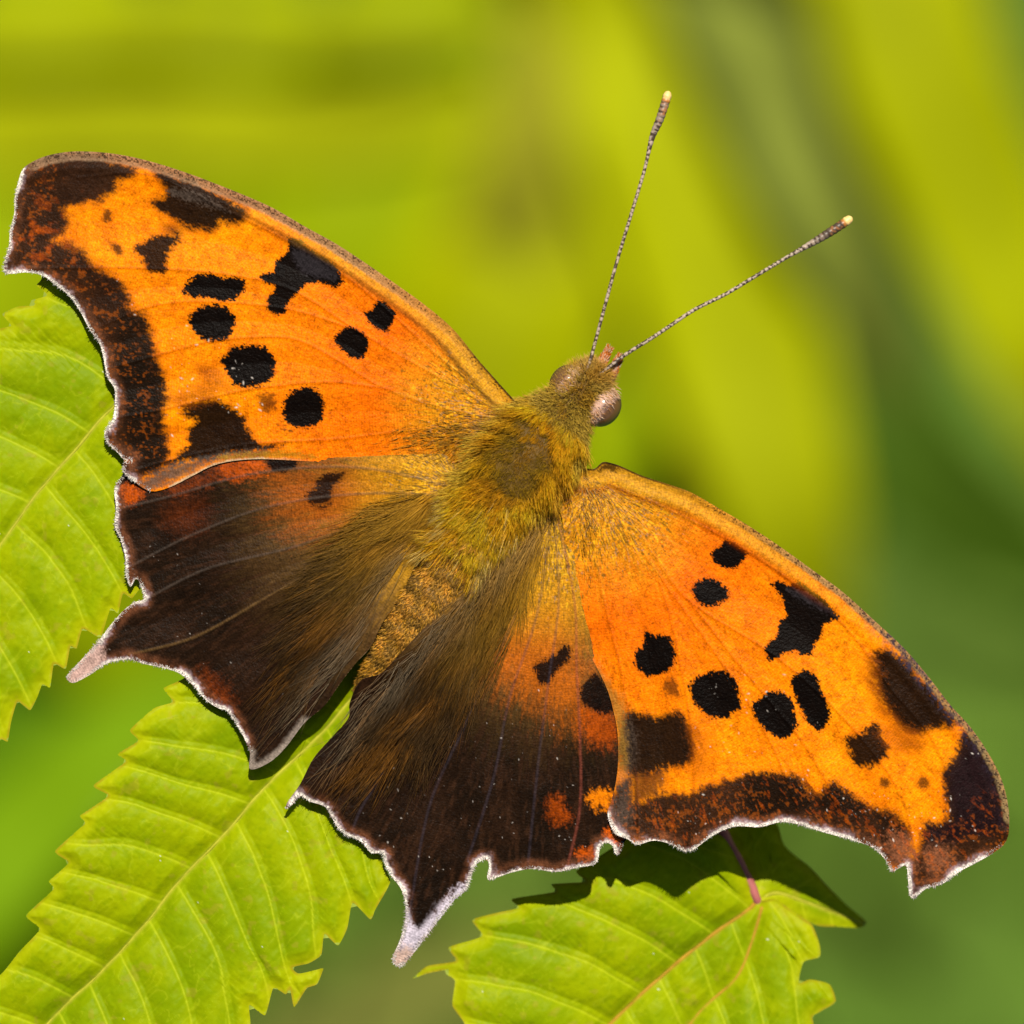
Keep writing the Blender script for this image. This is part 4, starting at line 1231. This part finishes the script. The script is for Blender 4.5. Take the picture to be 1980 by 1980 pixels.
# leaflet under the body, lower left
L_low = cL2((885, 75), (785, 125), (830, 190), (740, 220), (625, 325), (665, 375), (565, 440), (605, 475), (450, 590), (520, 640), (385, 735), (410, 770), (265, 905), (330, 960), (235, 1050), (260, 1085),
            (125, 1215), (190, 1280), (90, 1390), (0, 1500)) + \
    [(-60, 1910), (-40, 1945), (-110, 2010), (-90, 2050), (-160, 2110), (-140, 2150), (-210, 2230), (-190, 2270), (-250, 2380), (-270, 2500), (-190, 2430), (-120, 2420), (-100, 2350), (-20, 2350), (0, 2280), (80, 2290),
     (110, 2220), (190, 2230), (210, 2160), (280, 2170), (300, 2100), (370, 2110), (390, 2040), (440, 2060), (470, 2000)] + \
    cL2((1200, 1734), (1195, 1640), (1270, 1690), (1310, 1560), (1370, 1590), (1390, 1560), (1410, 1650), (1470, 1560), (1520, 1540), (1550, 1465), (1520, 1470), (1430, 1490), (1400, 1460), (1480, 1440), (1540, 1400), (1555, 1300), (1620, 1355),
        (1665, 1270), (1690, 1150), (1775, 1230), (1800, 1180), (1870, 1050), (1830, 930)) + \
    [(800, 1620), (850, 1540), (900, 1420), (950, 1300), (1000, 1180), (1030, 1080), (1020, 980), (960, 960), (860, 985), (740, 1030), (620, 1090), (520, 1170), (430, 1240)]
M_low = [(985, 965), (880, 1100), (760, 1250), (630, 1409), (512.7, 1522), (436, 1611), (343, 1708), (282.6, 1784.7), (193.8, 1881.6), (97, 1974), (-60, 2180), (-260, 2480)]


def zp_low(P):
    t = (P[:, 0] - 480) * 0.65 - (P[:, 1] - 1540) * 0.76          # towards the base
    return -40 - 0.10 * np.clip(t, 0, None) - 0.03 * np.clip(-t, 0, None)


leaflet('leaflet', catmull(L_low, 5, True, 0.25), M_low, 84, 0.25, 380, zp_low, kz(-22), 311, fold=34, quilt=12, curve=0.38, phase=0.2)

# lower right leaflet, its neighbour and the shaded one behind
L_rt = [(1462, 1742), (1440, 1690), (1400, 1620), (1330, 1590), (1250, 1600), (1208, 1622)] + cL3((790, 200), (700, 260), (740, 300), (600, 310), (620, 340), (440, 370), (470, 405), (380, 425), (280, 455), (320, 520), (185, 565), (215, 620),
       (100, 640), (40, 690), (100, 670), (190, 655), (175, 675), (210, 700), (200, 800), (250, 880)) + \
    [(880, 2030), (915, 2060), (880, 2120), (915, 2150), (880, 2220), (910, 2250), (890, 2330), (930, 2420), (1000, 2370), (1040, 2390), (1090, 2320), (1150, 2330), (1190, 2270), (1260, 2270), (1300, 2210), (1370, 2210), (1410, 2150),
     (1470, 2140), (1500, 2080), (1560, 2070), (1570, 2010)] + \
    cL3((1665, 882), (1660, 850), (1700, 825), (1755, 790), (1730, 720), (1650, 700), (1605, 715), (1625, 630), (1690, 610), (1690, 560), (1660, 480), (1600, 440), (1510, 378))
M_rt = [(1460, 1748)] + cL3((1410, 415), (1300, 490), (1180, 580), (1060, 680)) + [(1200, 1960), (1090, 2080), (1000, 2210), (940, 2400)]
X_rt = [(1474, 1755), (1452, 1830)] + cL3((1350, 700), (1200, 840)) + [(1290, 2050)]
ZR = -150


def zp_rt(P):
    return ZR - 0.06 * (P[:, 0] - 1250) + 8 * np.sin((P[:, 0] + P[:, 1]) / 90)


leaflet('leaflet', catmull(L_rt, 5, True, 0.3), M_rt, 88, 0.25, 420, zp_rt, kz(ZR), 321, fold=18, red=0.7, quilt=14, curve=0.25, phase=0.35, extra=X_rt)

L_rk = [(1464, 1738), (1430, 1680), (1405, 1610), (1400, 1560), (1440, 1555), (1500, 1590)] + cL3((1550, 160), (1650, 245), (1720, 320), (1800, 400), (1885, 475), (1860, 497), (1760, 490), (1680, 482), (1600, 440), (1520, 385))
M_rk = [(1464, 1738), (1500, 1725), (1560, 1745), (1675, 1790)]


def zp_rk(P):
    return ZR - 16 - 0.42 * np.hypot(P[:, 0] - 1464, P[:, 1] - 1738)


leaflet('leaflet', catmull(L_rk, 5, True, 0.5), M_rk, 60, 0.6, 160, zp_rk, kz(ZR - 60), 341, fold=8, quilt=4)


# rachis and main stem down to the ground
def stalk(name, pts, rad, c0, c1, parent, seed=1, nseg=12, mat=None):
    P = catmull(pts, 8.0)
    n = len(P)
    r = np.interp(np.linspace(0, 1, n), np.linspace(0, 1, len(rad)), rad)
    r = r * (1 + 0.06 * np.sin(np.arange(n) * 0.9))
    V, F = tube(P, r, nseg)
    t = np.concatenate([np.repeat(np.linspace(0, 1, n), nseg), [0, 1]])[:, None]
    nz = fbm(V[:, 0] / 14, V[:, 1] / 14 + V[:, 2] / 40, seed)[:, None]
    C = (np.asarray(c0) * (1 - t) + np.asarray(c1) * t) * (0.7 + 0.6 * nz)
    return mesh_obj(name, to_m(V), F, mat or M_STEM, parent, C)


kk = kz(-160)


def pk(x, y, z):
    k = kz(z)
    return ((x - 990) * k + 990, (y - 990) * k + 990, z)


GZ = GROUND_Z / S
stalk('rachis', [pk(640, 600, -150), pk(720, 680, -110), pk(850, 810, -112), pk(985, 960, -122), pk(1110, 1130, -135), pk(1250, 1370, -150), pk(1330, 1500, -160), pk(1400, 1620, -166), pk(1445, 1700, -170), pk(1463, 1738, -172), pk(1472, 1756, -186)],
      [17, 16, 15, 15, 15, 16, 15, 9], (0.20, 0.035, 0.03), (0.34, 0.10, 0.09), plant, 3)
stalk('stem', [(660, 620, GZ - 300), (700, 640, GZ * 0.75), (650, 560, GZ * 0.5), (610, 560, GZ * 0.25), (600, 560, -1500), (620, 575, -500), (660, 620, -190), (720, 680, -112)],
      [90, 70, 60, 50, 40, 30, 22, 16], (0.09, 0.05, 0.03), (0.20, 0.05, 0.035), plant, 4)
for (a, b) in (((640, 600, -140), (604, 584, -62)), ((985, 960, -122), (978, 972, -92))):
    stalk('petiolule', [pk(*a), pk(*[(u + v) / 2 for u, v in zip(a, b)]), pk(*b)], [10, 6, 2], (0.34, 0.13, 0.06), (0.36, 0.30, 0.02), plant, 5)


# legs: from the thorax to the leaflet below
def leg(a, knee, foot):
    path = catmull([a, knee, foot, (foot[0] + 8, foot[1] + 10, foot[2] + 1)], 5.0)
    n = len(path)
    V, F = tube(path, np.linspace(7, 2.2, n), 8)
    C = np.tile((0.16, 0.09, 0.04), (len(V), 1)) * (0.6 + 0.8 * vnoise(V[:, 0] / 5, V[:, 1] / 5, 9))[:, None]
    mesh_obj('leg', to_m(V), F, M_BODY, fly, C)


def leafz(x, y):
    P = np.array([(x, y)], float)
    return float(zp_low(P)[0])


for (a, kn, ft) in (((985, 900, -25), (930, 960, -25), (900, 1010)), ((1010, 930, -25), (1040, 1010, -25), (985, 1060)), ((960, 950, -22), (850, 1010, -20), (800, 1090)), ((985, 975, -22), (980, 1100, -20), (930, 1180))):
    leg(a, kn, (ft[0], ft[1], leafz(*ft) + 3))


# ------------------------------------------------------------------ blurred plants behind
def bg_blade(name, pts, wid, col, parent, seed, fold=0.12, nx=14, teeth=0.0):
    """long arching leaf blade; pts in metres (x, y, z); wid full width in metres"""
    P = np.asarray(pts, float)
    M = catmull(P, np.linalg.norm(P[-1] - P[0]) / 60)
    n = len(M)
    T = np.gradient(M, axis=0); T /= np.linalg.norm(T, axis=1)[:, None]
    s = np.cross(T, (0, 0, 1.0)); s /= np.linalg.norm(s, axis=1)[:, None]
    u = np.cross(s, T)
    t = np.linspace(0, 1, n)
    w = wid * 0.5 * np.sin(np.clip(t * 0.94 + 0.06, 0, 1) * math.pi) ** 0.6
    w *= 1 + teeth * (((t * 26) % 1.0) - 0.5)
    v = np.linspace(-1, 1, nx)
    V = M[:, None] + s[:, None] * (w[:, None] * v[None])[..., None] + u[:, None] * (fold * w[:, None] * (np.abs(v)[None]))[..., None]
    top = V.reshape(-1, 3); low = (V - u[:, None] * 0.0004).reshape(-1, 3)
    I = np.arange(n * nx).reshape(n, nx)
    f = np.stack([I[:-1, :-1], I[:-1, 1:], I[1:, 1:], I[1:, :-1]], -1).reshape(-1, 4)
    off = n * nx
    eds = []
    for a, b in ((I[:-1, 0], I[1:, 0]), (I[1:, -1], I[:-1, -1])):
        eds.append(np.stack([a, b, b + off, a + off], -1))
    F = np.concatenate([f, f[:, ::-1] + off] + eds)
    VV = np.concatenate([top, low])
    nz = fbm(VV[:, 0] * 60 + 40, VV[:, 1] * 60 + 40, seed)[:, None]
    C = np.asarray(col) * (0.75 + 0.5 * nz)
    md = np.tile(np.exp(-(np.tile(v, (n, 1)) / 0.06) ** 2).ravel(), 2)[:, None]
    C = C * (1 - md * .5) + np.array((0.3, 0.32, 0.06)) * md * .5
    return mesh_obj(name, VV, F, M_BGLEAF, parent, C)


def bw(x, y, z):
    """display position (1932 wide full view) at height z metres -> world metres"""
    d = (CAM_D - z) / CAM_D
    q = 1980 / 1932.0
    return ((x * q - 990) * S * d, (990 - y * q) * S * d, z)


YG = (0.325, 0.355, 0.0004); YG2 = (0.235, 0.305, 0.0006); GG = (0.12, 0.20, 0.012); OLV = (0.15, 0.15, 0.02); DG = (0.04, 0.085, 0.004)


def bg_plant(name, label, stem_top, stem_foot, blades, stem_col=(0.08, 0.07, 0.02)):
    e = empty(name, label, 'plant', None)
    st = np.asarray(stem_top); sf = np.asarray(stem_foot)
    mid = (st + sf) / 2 + np.array((0.01, 0.01, 0))
    path = catmull([tuple(sf - np.array((0, 0, .01))), tuple(mid), tuple(st)], 0.02)
    V, F = tube(path, np.linspace(0.005, 0.0025, len(path)), 8)
    mesh_obj('stem', V, F, M_STEM, e, np.tile(stem_col, (len(V), 1)))
    for i, (pts, w, c) in enumerate(blades):
        bg_blade('blade', [tuple(st)] + pts, w, c, e, hash(name) % 50 + i if False else 7 * i + len(name))
    return e


def B(*p):
    return [bw(*q) for q in p]


gz = GROUND_Z
bg_plant('arching_plant', 'blurred yellow-green blades arching down behind the two antennae', bw(1040, -520, -0.46), (0.0, 0.22, gz),
         [(B((1160, -50, -0.488), (1275, 300, -0.488), (1390, 650, -0.49), (1490, 1000, -0.49), (1550, 1300, -0.51)), 0.027, YG),
          (B((1620, -150, -0.47), (1745, 150, -0.47), (1860, 420, -0.475), (1985, 700, -0.48), (2130, 1000, -0.50)), 0.024, YG)])
bg_plant('leaning_plant', 'blurred pale lime blades fanning upwards behind the left forewing', bw(560, 1350, -0.53), (-0.07, -0.03, gz),
         [(B((560, 900, -0.51), (640, 500, -0.50), (740, 150, -0.50), (820, -250, -0.51)), 0.034, YG2),
          (B((780, 950, -0.51), (940, 600, -0.495), (1050, 300, -0.495), (1090, -100, -0.50)), 0.034, YG),
          (B((700, 950, -0.51), (800, 550, -0.505), (900, 200, -0.505), (960, -200, -0.51)), 0.034, YG2),
          (B((450, 900, -0.51), (420, 600, -0.50), (430, 300, -0.50), (460, -200, -0.51)), 0.040, YG2),
          (B((850, 1050, -0.51), (1070, 820, -0.50), (1190, 560, -0.50), (1200, 250, -0.50)), 0.026, YG2),
          (B((300, 900, -0.51), (200, 600, -0.50), (140, 300, -0.50), (80, -200, -0.51)), 0.046, YG2),
          (B((900, 620, -0.50), (985, 330, -0.488), (1015, 110, -0.488), (1010, -150, -0.49)), 0.016, (0.25, 0.245, 0.012)),
          (B((200, 1000, -0.51), (0, 700, -0.50), (-100, 400, -0.50), (-200, 0, -0.51)), 0.046, YG2)])
bg_plant('crossing_plant', 'blurred lime blades lying level across the top left corner', bw(-560, 200, -0.48), (-0.14, 0.06, gz),
         [(B((-200, 70, -0.487), (200, 35, -0.487), (600, 45, -0.487), (1000, 10, -0.488)), 0.008, YG),
          (B((-200, 260, -0.496), (200, 235, -0.496), (600, 245, -0.496), (1000, 200, -0.497)), 0.013, YG)])
bg_plant('shadowy_plant', 'blurred dark green blades in the gap right of the antennae', bw(1180, -350, -0.58), (0.10, 0.26, gz),
         [(B((1330, -160, -0.49), (1420, 0, -0.479), (1490, 200, -0.479), (1600, 470, -0.482), (1720, 760, -0.50)), 0.022, (0.19, 0.225, 0.03)),
          (B((1560, 680, -0.64), (1720, 870, -0.64), (1900, 1020, -0.65), (2150, 1180, -0.67)), 0.028, DG),
          (B((1200, 640, -0.60), (1240, 820, -0.58), (1300, 960, -0.58), (1400, 1100, -0.60)), 0.014, DG)])
bg_plant('low_plant', 'blurred vivid green blades between the two left leaflets', bw(-500, 2100, -0.54), (-0.16, -0.16, gz),
         [(B((-150, 1780, -0.50), (60, 1560, -0.50), (220, 1400, -0.50), (520, 1180, -0.51)), 0.020, (0.15, 0.27, 0.002)),
          (B((-250, 1650, -0.52), (-60, 1450, -0.52), (100, 1300, -0.52), (350, 1100, -0.53)), 0.018, (0.06, 0.14, 0.002)),
          (B((-100, 2050, -0.53), (130, 1800, -0.53), (330, 1600, -0.53), (560, 1400, -0.54)), 0.018, (0.045, 0.13, 0.001))])
bg_plant('dry_plant', 'blurred olive-brown blade below the pointed tail of the right hindwing', bw(300, 2350, -0.54), (-0.03, -0.20, gz),
         [(B((480, 2100, -0.52), (700, 1930, -0.52), (850, 1850, -0.52), (1050, 1780, -0.53)), 0.020, (0.15, 0.165, 0.03))])


def ground_cover():
    n = 26000
    r = np.sqrt(RNG.random(n)) * 1.4; a = RNG.random(n) * 2 * math.pi
    x = r * np.cos(a); y = r * np.sin(a)
    z = gz + 0.015 + RNG.random(n) * 0.05
    V = []; F = []; C = []
    an = RNG.random(n) * 2 * math.pi
    L = RNG.uniform(0.02, 0.045, n); Wd = L * RNG.uniform(0.35, 0.6, n)
    tl = RNG.uniform(-0.5, 0.5, n)
    dx, dy = np.cos(an), np.sin(an)
    cen = np.column_stack([x, y, z])
    f = np.column_stack([dx, dy, tl]) * L[:, None]; s = np.column_stack([-dy, dx, RNG.uniform(-.3, .3, n)]) * Wd[:, None]
    V = np.stack([cen - f, cen - f * 0.3 + s * .9, cen + f * .4 + s * .7, cen + f, cen + f * .4 - s * .7, cen - f * .3 - s * .9], 1).reshape(-1, 3)
    F = (np.arange(n)[:, None] * 6 + np.arange(6)[None])
    q = fbm(x * 9 + 50, y * 9 + 50, 61)
    c = np.array((0.06, 0.15, 0.012)) * (1 - q[:, None]) + np.array((0.14, 0.21, 0.03)) * q[:, None]
    c *= RNG.uniform(0.6, 1.3, n)[:, None]
    o = mesh_obj('ground_cover', V, F, M_BGLEAF, None, np.repeat(c, 6, 0))
    o['kind'] = 'stuff'
    o['label'] = 'low green undergrowth far below the leaflets'
    o['category'] = 'ground cover'


ground_cover()
